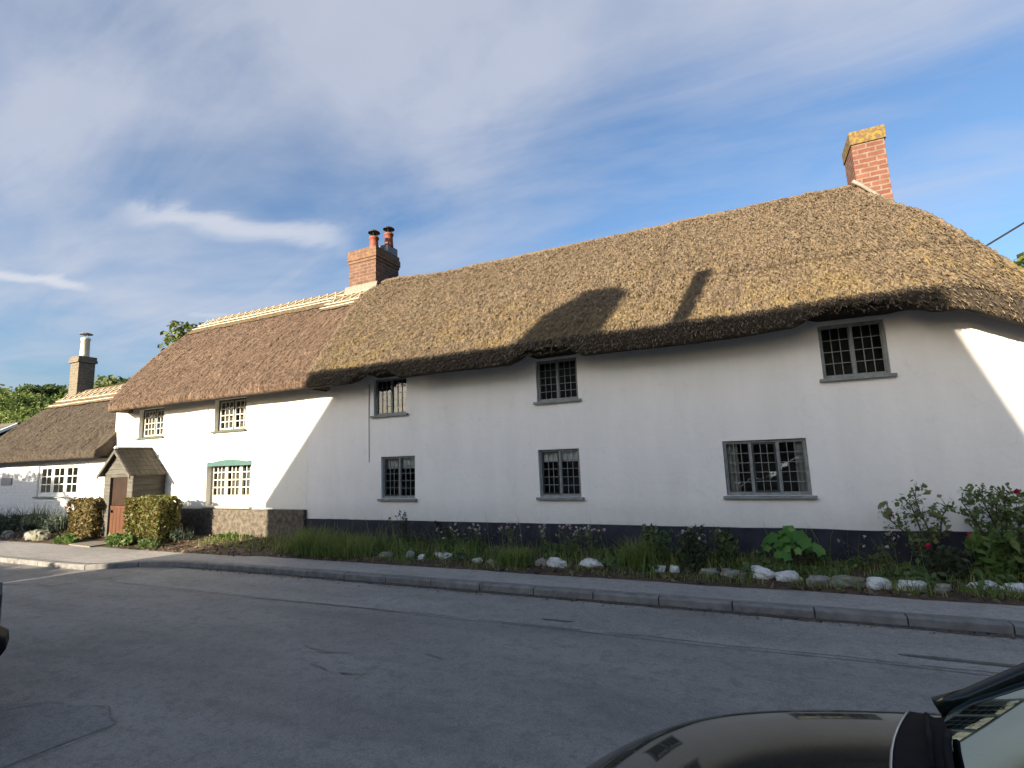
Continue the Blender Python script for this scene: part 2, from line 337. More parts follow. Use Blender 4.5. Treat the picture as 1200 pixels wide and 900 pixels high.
# ------------------------------------------------------------------ camera, light, sky
cam = bpy.data.cameras.new('camera'); co = bpy.data.objects.new('camera', cam); COL.objects.link(co)
EYE = 1.65; f, yaw, pitch, roll = 598.035, -.427412, .142679, -.0373322
cam.sensor_width = 36; cam.lens = 36*f/1200; cam.clip_end = 6000; cam.clip_start = .05
fw = Vector((math.sin(yaw)*math.cos(pitch), math.cos(yaw)*math.cos(pitch), math.sin(pitch)))
rt = Vector((math.cos(yaw), -math.sin(yaw), 0)); up = rt.cross(fw)
r2 = rt*math.cos(roll)+up*math.sin(roll); u2 = up*math.cos(roll)-rt*math.sin(roll)
from mathutils import Matrix
co.matrix_world = Matrix(((r2.x,u2.x,-fw.x,0),(r2.y,u2.y,-fw.y,0),(r2.z,u2.z,-fw.z,EYE),(0,0,0,1)))
SC.camera = co
SUN = Vector((-.35,-1,.275)).normalized()
sl = bpy.data.lights.new('sun','SUN'); so = bpy.data.objects.new('sun', sl); COL.objects.link(so)
sl.energy = 5.0; sl.angle = math.radians(.5); sl.color = (1,.87,.69); so.location = (0,-20,20)
so.rotation_euler = (-SUN).to_track_quat('-Z','Y').to_euler()
W = bpy.data.worlds.new('World'); SC.world = W; W.use_nodes = True; nt = W.node_tree
bg = nt.nodes['Background']; sky = N(nt,'ShaderNodeTexSky', sky_type='NISHITA'); sky.sun_disc = False
sky.sun_elevation = math.asin(SUN.z); sky.sun_rotation = math.atan2(SUN.x, SUN.y); sky.air_density = 1.0; sky.dust_density = 2.8; sky.ozone_density = 3.5
bg.inputs['Strength'].default_value = .085
# cirrus: noise on the cloud plane above the street
tc = N(nt,'ShaderNodeTexCoord'); sx = N(nt,'ShaderNodeSeparateXYZ'); nt.links.new(tc.outputs['Generated'], sx.inputs[0])
zz = N(nt,'ShaderNodeMath', operation='MAXIMUM'); zz.inputs[1].default_value = .02; nt.links.new(sx.outputs['Z'], zz.inputs[0])
za = N(nt,'ShaderNodeMath', operation='ADD'); za.inputs[1].default_value = .08; nt.links.new(zz.outputs[0], za.inputs[0])
dx = N(nt,'ShaderNodeMath', operation='DIVIDE'); nt.links.new(sx.outputs['X'], dx.inputs[0]); nt.links.new(za.outputs[0], dx.inputs[1])
dy = N(nt,'ShaderNodeMath', operation='DIVIDE'); nt.links.new(sx.outputs['Y'], dy.inputs[0]); nt.links.new(za.outputs[0], dy.inputs[1])
cb = N(nt,'ShaderNodeCombineXYZ'); nt.links.new(dx.outputs[0], cb.inputs[0]); nt.links.new(dy.outputs[0], cb.inputs[1])
def cl(scale, vs, rot, loc, detail, rough, dist):
    mp = N(nt,'ShaderNodeMapping'); mp.inputs['Scale'].default_value = vs; mp.inputs['Rotation'].default_value = (0,0,rot); mp.inputs['Location'].default_value = loc
    nt.links.new(cb.outputs[0], mp.inputs['Vector'])
    n = N(nt,'ShaderNodeTexNoise'); n.inputs['Scale'].default_value = scale; n.inputs['Detail'].default_value = detail; n.inputs['Roughness'].default_value = rough; n.inputs['Distortion'].default_value = dist
    nt.links.new(mp.outputs[0], n.inputs['Vector']); return n.outputs['Fac']
c1 = cl(.75, (1,1.5,1), .35, (3.1,.7,0), 6, .52, .4)
c2 = cl(1.7, (.5,1.6,1), .5, (1.2,5.1,0), 8, .6, .9)
a1 = N(nt,'ShaderNodeMath', operation='MULTIPLY_ADD'); nt.links.new(c2, a1.inputs[0]); a1.inputs[1].default_value = .45; nt.links.new(c1, a1.inputs[2])
a2 = N(nt,'ShaderNodeMath', operation='MULTIPLY_ADD'); a2.inputs[1].default_value = 1; nt.links.new(a1.outputs[0], a2.inputs[0])
# the veil is thickened overhead to light the road and thins to clear blue at the horizon and over the roof
def near(d, c_out, c_in, amt):
    """A soft patch of the sky around direction d (cosines of the outer and inner radius)."""
    v = N(nt,'ShaderNodeVectorMath', operation='DOT_PRODUCT'); nt.links.new(tc.outputs['Generated'], v.inputs[0]); v.inputs[1].default_value = Vector(d).normalized()
    r = N(nt,'ShaderNodeMapRange', interpolation_type='SMOOTHERSTEP'); nt.links.new(v.outputs['Value'], r.inputs[0])
    for q, x in enumerate((c_out, c_in, 0, amt)): r.inputs[q+1].default_value = x
    return r.outputs[0]
def math2(op, a, b):
    n = N(nt,'ShaderNodeMath', operation=op)
    for q, x in enumerate((a,b)):
        if hasattr(x,'links'): nt.links.new(x, n.inputs[q])
        else: n.inputs[q].default_value = x
    return n.outputs[0]
bias = math2('ADD', math2('ADD', near((-.70,.48,.55), .76, .99, .47), near((.40,.78,.50), .84, .995, .22)), near((-.1,.3,.95), .62, 1.0, .45))  # last patch is unseen overhead cloud, thickened to brighten the road
dev = math2('ADD', math2('MULTIPLY', math2('SUBTRACT', c1, .5), 1.5), math2('MULTIPLY', math2('SUBTRACT', c2, .5), .65))
cover = math2('ADD', dev, math2('ADD', bias, -.12))
den = ramp(nt, cover, [(0,(0,0,0)),(.22,(.28,)*3),(.5,(.72,)*3),(.9,(.9,)*3)])
# thin bright streaks of cirrus low on the left
def streak(p, q, width, length, amt):
    p, q = Vector(p), Vector(q); n_ = p.cross(q).normalized(); mid_ = (p+q).normalized()
    v = N(nt,'ShaderNodeVectorMath', operation='DOT_PRODUCT'); nt.links.new(tc.outputs['Generated'], v.inputs[0]); v.inputs[1].default_value = n_
    wob = math2('MULTIPLY', math2('SUBTRACT', c2, .5), width*3.2)
    ab = math2('ABSOLUTE', math2('ADD', v.outputs['Value'], wob), 0)
    r = N(nt,'ShaderNodeMapRange', interpolation_type='SMOOTHERSTEP'); nt.links.new(ab, r.inputs[0])
    for k_, x in enumerate((0, width, amt, 0)): r.inputs[k_+1].default_value = x
    return math2('MULTIPLY', r.outputs[0], near(mid_, math.cos(length), math.cos(length*.45), 1))
st = math2('ADD', streak((-.818,.421,.392),(-.629,.667,.399), .035, .20, .62), streak((-.909,.319,.270),(-.886,.376,.273), .012, .075, .7))
st = math2('ADD', st, streak((-.80,.50,.245),(-.75,.58,.25), .008, .05, .3))
skyc = mix(nt, den, sky.outputs['Color'], (2.55,2.68,3.08))
skymix = mix(nt, st, skyc, (3.15,3.2,3.45))
nt.links.new(skymix, bg.inputs['Color'])
vs_ = SC.view_settings; vs_.view_transform = 'Standard'; vs_.look = 'None'; vs_.gamma = 1; vs_.exposure = 1.54; vs_.use_curve_mapping = False

# ------------------------------------------------------------------ leaf and grass generators
def leaf_quads(C, size, up_bias=.3, aspect=1.6, sizevar=.35, centre=None, outw=1.0):
    """One small bent-free quad per centre, random facing."""
    n = len(C); C = np.asarray(C, float)
    d = rng.normal(size=(n,3)); d[:,2] += up_bias
    if centre is not None:
        e = C-np.asarray(centre); d += outw*1.6*e/(np.linalg.norm(e,axis=1)[:,None]+1e-9)
    d /= np.linalg.norm(d,axis=1)[:,None]
    a = np.cross(d, rng.normal(size=(n,3))); a /= np.linalg.norm(a,axis=1)[:,None]; b = np.cross(d,a)
    s = (np.asarray(size)*(1+sizevar*rng.normal(size=n)).clip(.4,1.9))[:,None]*.5
    a = a*s*aspect**.5; b = b*s/aspect**.5
    V = np.stack([C-a, C+b*.9-a*.1, C+a, C-b*.9-a*.1], 1).reshape(-1,3)
    F = np.arange(4*n).reshape(-1,4); return V, F
def cat(parts):
    V = []; F = []; o = 0
    for v, f_ in parts: V.append(v); F.append(f_+o); o += len(v)
    return np.concatenate(V), np.concatenate(F)
def blades(P, h, w, lean=.35):
    """Grass blades: two quads each tapering to a tip."""
    n = len(P); P = np.asarray(P, float); ang = rng.uniform(0,6.283,n); az = rng.uniform(0,6.283,n)
    h = np.asarray(h)*rng.uniform(.55,1.2,n); l = np.abs(rng.normal(0,lean,n))*h
    side = np.stack([np.cos(ang),np.sin(ang),0*ang],1)*(w*rng.uniform(.6,1.3,n))[:,None]
    ld = np.stack([np.cos(az),np.sin(az),0*az],1)
    m = P+ld*(l*.3)[:,None]; m[:,2] += h*.55; t = P+ld*l[:,None]; t[:,2] += h*.98
    V = np.stack([P-side,P+side,m+side*.75,m-side*.75,t+side*.12,t-side*.12],1).reshape(-1,3)
    i = np.arange(n)[:,None]*6; F = np.concatenate([i+np.array([[0,1,2,3]]), i+np.array([[3,2,4,5]])]); return V, F
def ell(n, c, r, shell=.55):
    d = rng.normal(size=(n,3)); d /= np.linalg.norm(d,axis=1)[:,None]
    return np.array(c)+d*(rng.uniform(shell**3,1,n)**(1/3))[:,None]*np.array(r)

# ------------------------------------------------------------------ ground, road, pavement, verge
def sheet(name, x0, x1, y0, y1, z, mat, kind='structure', nx=1, ny=1, zf=None):
    xs = np.linspace(x0,x1,nx+1); ys = np.linspace(y0,y1,ny+1)
    V = [(x,y,z+(zf(x,y) if zf else 0)) for y in ys for x in xs]
    F = [(j*(nx+1)+i, j*(nx+1)+i+1, (j+1)*(nx+1)+i+1, (j+1)*(nx+1)+i) for j in range(ny) for i in range(nx)]
    return tag(link_mesh(name, V, F, mat, smooth=bool(zf)), kind=kind)
sheet('ground', -2500, 2500, -2500, 2500, -.02, M['ground'])
def road_z(x, y): return .012*mn.noise((x*.35,y*.5,3)) + .02*(1-((y-2.9)/3.1)**2)*0
sheet('road', -120, 120, -.1, 6.2, 0, M['road'])
KL = [(-120,5.17),(-10.75,5.17),(-10.45,5.24),(-10.1,5.5),(-9.75,5.72),(-9.2,5.84),(-8.2,5.89),(-6,5.91),(0,5.92),(120,5.92)]
def kerb_y(x):
    return float(np.interp(x, [p[0] for p in KL], [p[1] for p in KL]))
def strip(name, mat, xs, y0f, y1f, z):
    V = []; F = []
    for x in xs: V += [(x,y0f(x),z),(x,y1f(x),z)]
    for i in range(len(xs)-1): F.append((2*i,2*i+2,2*i+3,2*i+1))
    return tag(link_mesh(name, V, F, mat), kind='structure')
xs = np.linspace(-9,14,100)
strip('road_strip', M['road_strip'], xs, lambda x: 4.88+.035*x*.3+.03*mn.noise((x*.8,0,0)), lambda x: kerb_y(x)-.02, .004)
def ribbon(name, pts, w, mat, z):
    mb = MB(); L = []
    P = []
    for a, b in zip(pts[:-1],pts[1:]):
        n = max(2,int(math.dist(a,b)/.06)); P += [(a[0]+(b[0]-a[0])*k/n, a[1]+(b[1]-a[1])*k/n) for k in range(n)]
    P.append(pts[-1]); V = []; F = []
    for i, p in enumerate(P):
        q = P[min(i+1,len(P)-1)]; o_ = P[max(i-1,0)]; t = Vector((q[0]-o_[0],q[1]-o_[1])).normalized(); nn = Vector((-t.y,t.x))
        c = Vector(p)+nn*(mn.noise((p[0]*5,p[1]*5,1))*.025); ww = w*(.7+.9*abs(mn.noise((p[0]*9,p[1]*9,4))))
        V += [(c.x-nn.x*ww,c.y-nn.y*ww,z),(c.x+nn.x*ww,c.y+nn.y*ww,z)]
    for i in range(len(P)-1):
        if mn.noise((P[i][0]*2.3,P[i][1]*2.3,8)) > -.22: F.append((2*i,2*i+1,2*i+3,2*i+2))
    return tag(link_mesh(name, V, F, mat), kind='structure')
ribbon('road_seam', [(-9,4.60),(-5.9,4.80),(-2.7,4.89),(1.6,4.95),(12,5.0)], .005, M['tar'], .008)
ribbon('road_seam', [(-13.5,4.05),(-10.69,4.14),(-9.62,4.35),(-9.3,5.2)], .012, M['tar'], .008)
ribbon('road_seam', [(-4.98,2.0),(-4.87,2.2),(-4.3,2.32),(-3.98,2.21),(-3.95,1.95),(-4.05,1.55),(-4.1,1.2)], .005, M['tar'], .008)
tag(link_mesh('road_patch', [(-5.6,1.0,.004),(-4.1,1.2,.004),(-3.98,2.2,.004),(-4.3,2.31,.004),(-4.9,2.18,.004),(-5.5,1.9,.004)], [(0,1,2,3,4,5)], M['road_patch']), kind='structure')
def ragged(x0, x1, yc, h, z=.0085, n=60):
    P = [(x0+(x1-x0)*k/n, yc-h*math.sin(math.pi*k/n)**.4*(.6+.9*abs(mn.noise((k*.35,yc,1)))), z) for k in range(n+1)]+[(x0+(x1-x0)*k/n, yc+.001+h*math.sin(math.pi*k/n)**.4*(.5+.9*abs(mn.noise((k*.3,yc,5)))), z) for k in range(n,-1,-1)]
    m = n+1; return tag(link_mesh('tar_patch', P, [(i,i+1,2*m-2-i,2*m-1-i) for i in range(n)], M['tar']), kind='structure')
ragged(.9, 1.85, 5.13, .045)
ragged(-2.1, -1.75, 5.10, .025)
for pts in ([(-3.9,3.72),(-3.6,3.66),(-3.35,3.7)],[(-3.75,3.6),(-3.5,3.66)],[(-3.5,3.42),(-3.2,3.34),(-2.9,3.38)],[(-3.3,3.28),(-3.05,3.36)],[(-2.7,3.9),(-2.35,3.84)]): ribbon('road_crack', pts, .006, M['tar'], .008)
# kerb stones laid along the kerb line
mb = MB(); x = -40.0
while x < 30:
    L = .735; g = .012; a = x+g/2; b = x+L-g/2
    ya, yb = kerb_y(a), kerb_y(b); h = .085+.004*mn.noise((x*3,0,0)); o = .006*mn.noise((x*2,5,0))
    mb.add([(a,ya+o,-.01),(b,yb+o,-.01),(b,yb+.12+o,-.01),(a,ya+.12+o,-.01),(a,ya+o,h-.014),(b,yb+o,h-.014),(b,yb+.012+o,h),(a,ya+.012+o,h),(b,yb+.12+o,h),(a,ya+.12+o,h)],
           [(0,1,5,4),(4,5,6,7),(7,6,8,9),(1,2,8,6,5),(3,0,4,7,9),(2,3,9,8)])
    x += L
tag(build(mb, 'kerb', M['kerb']), kind='structure')
VE = 6.62
pxs = np.linspace(-60,40,300)
strip('pavement', M['pavement'], pxs, lambda x: kerb_y(x)+.118, lambda x: 6.78, .082)
strip('gutter', M['tar'], np.linspace(-9,14,160), lambda x: kerb_y(x)-.07-.10*abs(mn.noise((x*1.6,0,7)))-.03*abs(mn.noise((x*9,0,3))), lambda x: kerb_y(x)+.004, .0085)
strip('kerb_joint', M['tar'], pxs, lambda x: kerb_y(x)+.112, lambda x: kerb_y(x)+.127+.006*mn.noise((x*5,0,0)), .0905)
# near-side pavement under the photographer
sheet('near_pavement', -120, 120, -2.9, -.17, .09, M['pavement'])
mb = MB(); mb.box(-60,40,-.18,-.04,-.01,.095); tag(build(mb,'near_kerb',M['kerb'],bevel=.01), kind='structure')
def soil_z(x, y):
    t = min(1,max(0,(y-6.5)/1.2)); return .075+.07*t*t+.05*(mn.noise((x*2.2,y*2.2,0))*.5+.5)*min(1,t*3)+.012*mn.noise((x*14,y*14,2))
def verge_edge(x): return 6.60+.05*mn.noise((x*.9,0,0))+.03*mn.noise((x*4,2,0)) - (.12 if x < -8 else 0)*min(1,max(0,(-8-x)))
V = []; F = []; nx, ny = 520, 26
for i in range(nx+1):
    x = -24+29*i/nx; e = verge_edge(x)
    for j in range(ny+1):
        y = e+(8.05-e)*j/ny; V.append((x,y,.078 if j == 0 else max(.088,soil_z(x,y)+(6.6-e)*.0)))
for i in range(nx):
    for j in range(ny):
        a = i*(ny+1)+j; F.append((a,a+ny+1,a+ny+2,a+1))
tag(link_mesh('soil', V, F, M['soil'], smooth=True), kind='structure')
mb = MB(); mb.prism([(-13.95,6.5),(-12.95,6.42),(-12.85,7.25),(-14.05,7.25)],'z',.05,.112); tag(build(mb,'doorstep_path',M['mortar'],bevel=.01), kind='structure')

# ------------------------------------------------------------------ thatched roofs
def thatch_roof(name, parent, mat, xl, xr, eave, ridge, yr=10.8, yl=7.42, step=.028, noise_kind='lump', lip=.2, extra=0, s0=None, amp=1.0, stubs=0, over_wall=8.15, lift=0, brow_f=None):
    """Loft of plan contours from soffit to ridge. xl/xr: end x as functions of y; eave/ridge: z as functions of x.
    s0 restricts it to the top part of the slope (a ridge cap)."""
    rows = []    # (y, fe, fr): z = eave*fe' ...  stored as (y, kind, val)
    if s0 is None:
        rows += [(over_wall+.25,'e',.42),(over_wall-.15,'e',.27),(yl+.30,'e',.07),(yl+.10,'e',.0),(yl+.045,'e',.006),(yl+.012,'e',.022),(yl,'e',.06),(yl-.004,'e',.12)]+([(yl,'e',lip*.6)] if lip > .25 else [])+[(yl+.005,'e',lip*.8)]
    ns = int(4.6*(1-(s0 or 0))/step)
    for k in range(ns+1):
        s = (s0 or 0)+(1-(s0 or 0))*k/ns
        rows.append((yl+.02+(yr-.10-yl-.02)*s, 's', s))
    rows += [(yr-.05,'r',-.025),(yr-.012,'r',0)]
    W_ = max(abs(xr(yr)-xl(yr)), abs(xr(yl)-xl(yl))); n = int(W_/step)
    V = []; side = 5
    def zf(x, kind, val):
        E, R = eave(x), ridge(x)
        if kind == 'e': return E+val-(brow_f(x)*.8 if brow_f and .2 < val < .3 else 0)+(brow_f(x)*max(0,1-val/lip) if brow_f and val < lip else 0)
        if kind == 'r': return R+val
        z0 = E+lip; z1 = R-.07
        return z0+(z1-z0)*(val+.035*math.sin(math.pi*val))
    grid = []; fade_n = n
    for ri, (y, kd, val) in enumerate(rows):
        a, b = xl(y), xr(y); yb = 2*yr-y; row = []
        for i in range(n+1):
            x = a+(b-a)*i/n; z = zf(x,kd,val); d = 0
            if kd == 's' or ri > 3:
                sl_ = val*4.6 if kd == 's' else 0
                if noise_kind == 'lump':
                    d = .030*mn.noise((x*7,sl_*6+z*.0,y*2))+.028*mn.noise((x*17,sl_*13+z*4,5))+.022*mn.noise((x*1.1,sl_*1.0,9))
                    d += .022*mn.noise((x*31,sl_*28+z*9,2))
                else:
                    d = .030*mn.noise((x*9,sl_*1.3,y*.5))+.012*mn.noise((x*27,sl_*5,5))+.035*mn.noise((x*1.2,sl_*.9,9))
                d *= amp
                if kd == 'r': d *= .6
            if kd == 'e': d *= .3
            d += lift
            fe = min(1, i/4, (n-i)/4) if lift else 1
            d = d if not lift else d*fe
            row.append(len(V)); V.append((x, y-.6*d, z+.8*d))
        for k in range(1,side+1):   # right end
            t = k/(side+1); yy = y+(yb-y)*t; row.append(len(V)); V.append((b+.02*mn.noise((yy*5,val*5,1)), yy, zf(b,kd,val)))
        m = 24
        for k in range(m+1):        # back
            x = b+(a-b)*k/m; row.append(len(V)); V.append((x,yb,zf(x,kd,val)))
        for k in range(1,side+1):   # left end
            t = k/(side+1); yy = yb+(y-yb)*t; row.append(len(V)); V.append((a,yy,zf(a,kd,val)))
        grid.append(row)
    F = []; L = len(grid[0])
    G = np.array(grid); A = G[:-1]; B = G[1:]
    F = np.stack([A, np.roll(A,-1,1), np.roll(B,-1,1), B], -1).reshape(-1,4)
    V = np.array(V)
    if stubs:                       # straw ends standing proud of the surface
        idx = G[6 if s0 is None else 2:-2, 2:n-2].ravel(); P = V[rng.choice(idx, stubs)]+rng.normal(0,.012,(stubs,3))
        nrm = np.array([0,-.62,.78]); dn = np.array([0,-.72,-.69])
        dirs = dn*rng.uniform(.6,1,(stubs,1))+nrm*rng.uniform(.04,.34,(stubs,1))+np.array([1,0,0])*rng.normal(0,.2,(stubs,1))
        dirs /= np.linalg.norm(dirs,axis=1)[:,None]
        ln = rng.uniform(.04,.12,(stubs,1)); sd = np.cross(dirs,nrm); sd /= np.linalg.norm(sd,axis=1)[:,None]; sd *= rng.uniform(.0025,.006,(stubs,1))
        P = P-nrm*.004
        SV = np.stack([P-sd,P+sd,P+sd*.7+dirs*ln,P-sd*.7+dirs*ln],1).reshape(-1,3)
        F = np.concatenate([F, np.arange(4*stubs).reshape(-1,4)+len(V)]); V = np.concatenate([V,SV])
    sm = {'old_mossy_thatch':'stub_long','newer_reed_thatch':'stub_mid','pale_ridge_straw':'stub_mid'}.get(mat.name,'stub_low')
    o = link_mesh(name, V, F, [mat, M[sm], M['soffit'], M['shade_eave']], parent, smooth=True)
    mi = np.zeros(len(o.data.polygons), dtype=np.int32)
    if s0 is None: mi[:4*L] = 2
    if s0 is None and lip > .25: mi[4*L:12*L] = 3  # eave face takes the colour with the shade painted in
    if stubs: mi[-stubs:] = 1
    o.data.polygons.foreach_set('material_index', mi)
    return o
def brow(x):
    return bumpf(x,-6.22,.62,.17)+bumpf(x,-2.80,.66,.18)+bumpf(x,1.42,.80,.17)
def bumpf(x, c, w, h):
    t = abs(x-c)/w; return h*(1 if t < .45 else 0 if t > 1 else .5+.5*math.cos(math.pi*(t-.45)/.55))
def eave_long(x):
    z = 3.15+.015*mn.noise((x*.7,0,0))
    z += bumpf(x,1.42,1.5,.03)
    if x > 2.45: z -= .50*(x-2.45)
    return z
def ridge_long(x): return 6.46+.13*math.exp(-((x+8.4)/1.0)**2)+.02*mn.noise((x*.8,4,0))
def fy(pts):
    ys = [p[0] for p in pts]; xs_ = [p[1] for p in pts]
    return lambda y: float(np.interp(y, ys, xs_))
xl_long = fy([(7.4,-7.86),(8.7,-8.28),(10.8,-8.93)]); xr_long = fy([(7.4,3.42),(7.9,3.20),(9.0,2.80),(9.6,2.46),(10.8,2.12)])
def eave_mid(x): return 3.17+.02*mn.noise((x*.8,3,0))
def ridge_mid(x): return 6.50+.02*mn.noise((x*.8,8,0))
xl_mid = fy([(7.4,-14.6),(7.7,-14.92),(8.2,-15.28),(9.0,-15.6),(9.9,-15.8),(10.55,-15.85),(10.8,-15.7)]); xr_mid = fy([(7.4,-7.8),(8.7,-8.22),(10.8,-8.85)])
def eave_low(x): return 2.03+.02*mn.noise((x*.8,6,0))
def ridge_low(x): return 4.50+.02*mn.noise((x*.8,1,0))
xl_low = fy([(7.4,-22.0),(8.1,-22.0),(9.0,-21.9),(9.9,-21.7)]); xr_low = fy([(7.4,-15.30),(9.9,-15.2)])

def slope_pt(eave, ridge, x, s, yr, yl, lip=.2, off=.03):
    z0 = eave(x)+lip; z1 = ridge(x)-.07; z = z0+(z1-z0)*(s+.035*math.sin(math.pi*s)); y = yl+.02+(yr-.10-yl-.02)*s
    return (x, y-.6*off, z+.8*off)
def lattice(parent, eave, ridge, x0, x1, s_lo, s_hi, pitch, yr=10.8, yl=7.42, off=.09, r=.013, lines=(), diag=True, top=True):
    mb = MB(); xs_ = lambda s, x: x
    n = max(2,int(round((x1-x0)/pitch)))
    for s in ((s_lo, s_hi) if top else (s_lo,))+tuple(lines):
        mb.tube([slope_pt(eave,ridge,x0+(x1-x0)*k/24+.0,s+.004*mn.noise((k*.9,s*9,0)),yr,yl,off=off) for k in range(25)], r, 5)
    if diag:
        for k in range(n):
            a = x0+(x1-x0)*k/n; b = x0+(x1-x0)*(k+1)/n
            mb.tube([slope_pt(eave,ridge,a,s_lo,yr,yl,off=off),slope_pt(eave,ridge,b,s_hi,yr,yl,off=off+.004)], r*.9, 5)
            mb.tube([slope_pt(eave,ridge,b,s_lo,yr,yl,off=off+.012),slope_pt(eave,ridge,a,s_hi,yr,yl,off=off+.016)], r*.9, 5)
    return build(mb, 'ridge_lattice', M['ligger'], parent)

# ------------------------------------------------------------------ walls and windows
def house_wall(name, parent, mat, x0, x1, z1, y, yb, holes, z0=-.05, cell=.14, depth=.16, wob=.015):
    xs_ = {x0,x1}; zs_ = {z0,z1}
    for a,b,c,d in holes: xs_ |= {a,b}; zs_ |= {c,d}
    def fill(s):
        s = sorted(s); o = []
        for a,b in zip(s[:-1],s[1:]):
            n = max(1,int(round((b-a)/cell))); o += [a+(b-a)*k/n for k in range(n)]
        return o+[s[-1]]
    X = fill(xs_); Z = fill(zs_); V = []; F = []
    for z in Z:
        for x in X: V.append((x, y+wob*mn.noise((x*.9,z*.9,0))+wob*.4*mn.noise((x*3,z*3,5)), z))
    w = len(X)
    for j in range(len(Z)-1):
        for i in range(w-1):
            cx = (X[i]+X[i+1])/2; cz = (Z[j]+Z[j+1])/2
            if any(a < cx < b and c < cz < d for a,b,c,d in holes): continue
            F.append((j*w+i,j*w+i+1,(j+1)*w+i+1,(j+1)*w+i))
    # reveals run from the displaced front edge back into the wall
    for a,b,c,d in holes:
        ring = [(X.index(x), Z.index(c)) for x in X if a <= x <= b]+[(X.index(b), Z.index(z)) for z in Z if c < z <= d]
        ring += [(X.index(x), Z.index(d)) for x in reversed(X) if a <= x < b]+[(X.index(a), Z.index(z)) for z in reversed(Z) if c < z < d]
        o = len(V); ids = [j*w+i for i,j in ring]
        for i,j in ring: V.append((X[i], y+depth, Z[j]))
        n = len(ring)
        for k in range(n): F.append((ids[k], ids[(k+1)%n], o+(k+1)%n, o+k))
    o = len(V); V += [(x0,y+.001,z0),(x0,yb,z0),(x1,yb,z0),(x1,y+.001,z0),(x0,y+.001,z1),(x0,yb,z1),(x1,yb,z1),(x1,y+.001,z1)]
    F += [(o,o+4,o+5,o+1),(o+1,o+5,o+6,o+2),(o+2,o+6,o+7,o+3)]
    yr = (y+yb)/2
    return link_mesh(name, V, F, mat, parent)
def window(parent, x0, x1, z0, z1, y, lights, cols, rows, fmat, bmat, fw_=.035, sill=True, casements=(), bar=.008, curtain=None, blind=0, panel=0, mull=None, smat=None, cw=.011, label=None, rec=.05):
    yf = y+rec; mull = mull or fw_*.9
    mb = MB(); d = .06
    mb.box(x0+.002,x0+fw_,yf,yf+d,z0+.002,z1-.002); mb.box(x1-fw_,x1-.002,yf,yf+d,z0+.002,z1-.002)
    mb.box(x0+fw_,x1-fw_,yf+.001,yf+d,z1-fw_,z1-.002); mb.box(x0+fw_,x1-fw_,yf+.001,yf+d,z0+.002,z0+fw_)
    W_ = x1-x0-2*fw_; lw = (W_-mull*(lights-1))/lights; spans = []
    for k in range(lights):
        a = x0+fw_+k*(lw+mull); spans.append((a,a+lw))
        if k < lights-1: mb.box(a+lw,a+lw+mull,yf+.001,yf+d,z0+fw_,z1-fw_)
    fr = build(mb,'window',fmat,parent,bevel=.004)
    if label: fr['label'] = label
    zl, zh = z0+fw_, z1-fw_
    gb = MB(); cs = MB()
    for k,(a,b) in enumerate(spans):
        A,B,C,D = a,b,zl,zh
        tgt = cs if k in casements else gb
        cwk = cw if k not in casements else .026
        tgt.box(A+.001,A+cwk,yf+.012,yf+.045,C+.001,D-.001); tgt.box(B-cwk,B-.001,yf+.012,yf+.045,C+.001,D-.001)
        tgt.box(A+cwk,B-cwk,yf+.013,yf+.045,C+.001,C+cwk); tgt.box(A+cwk,B-cwk,yf+.013,yf+.045,D-cwk,D-.001)
        A,B,C,D = A+cwk,B-cwk,C+cwk,D-cwk
        if panel: gb.box(A,B,yf+.02,yf+.04,C,C+panel); C += panel
        for i in range(1,cols):
            x = A+(B-A)*i/cols; gb.box(x-bar/2,x+bar/2,yf+.018,yf+.036,C,D)
        for j in range(1,rows):
            z = C+(D-C)*j/rows; gb.box(A,B,z-bar/2,z+bar/2,) if False else gb.box(A,B,yf+.019,yf+.037,z-bar/2,z+bar/2)
    build(gb,'glazing_bars',bmat,fr)
    if cs.v: build(cs,'casement',M['casement_dark'],fr)
    gl = MB()
    for a,b in spans: gl.quad((a,yf+.03,zl),(b,yf+.03,zl),(b,yf+.03,zh),(a,yf+.03,zh))
    build(gl,'pane',M['glass'],fr)
    if sill:
        s = MB(); e = .05; s.box(x0-e,x1+e,y-.065,yf+.03,z0-.045,z0-.003); build(s,'sill',smat or fmat,fr,bevel=.006)
    if blind:
        s = MB(); hh = (zh-zl)*blind
        for a,b in spans: s.box(a,b,yf+.075,yf+.08,zh-hh,zh)
        build(s,'blind',M['blind'],fr)
    if curtain:
        for a,b in (curtain if isinstance(curtain,list) else [(x0+.03,x1-.03)]):
            n = int((b-a)/.02)+2; V=[]; F=[]
            for i in range(n):
                x = a+(b-a)*i/(n-1); yy = yf+.11+.016*math.sin(x*55)+.01*mn.noise((x*9,0,0))
                V += [(x,yy,z0-.02),(x,yy,z1)]
            for i in range(n-1): F.append((2*i,2*i+2,2*i+3,2*i+1))
            link_mesh('curtain', V, F, M['net'] if not isinstance(curtain,list) else M['curtain'], fr, smooth=True)
    return fr

YW = 8.0
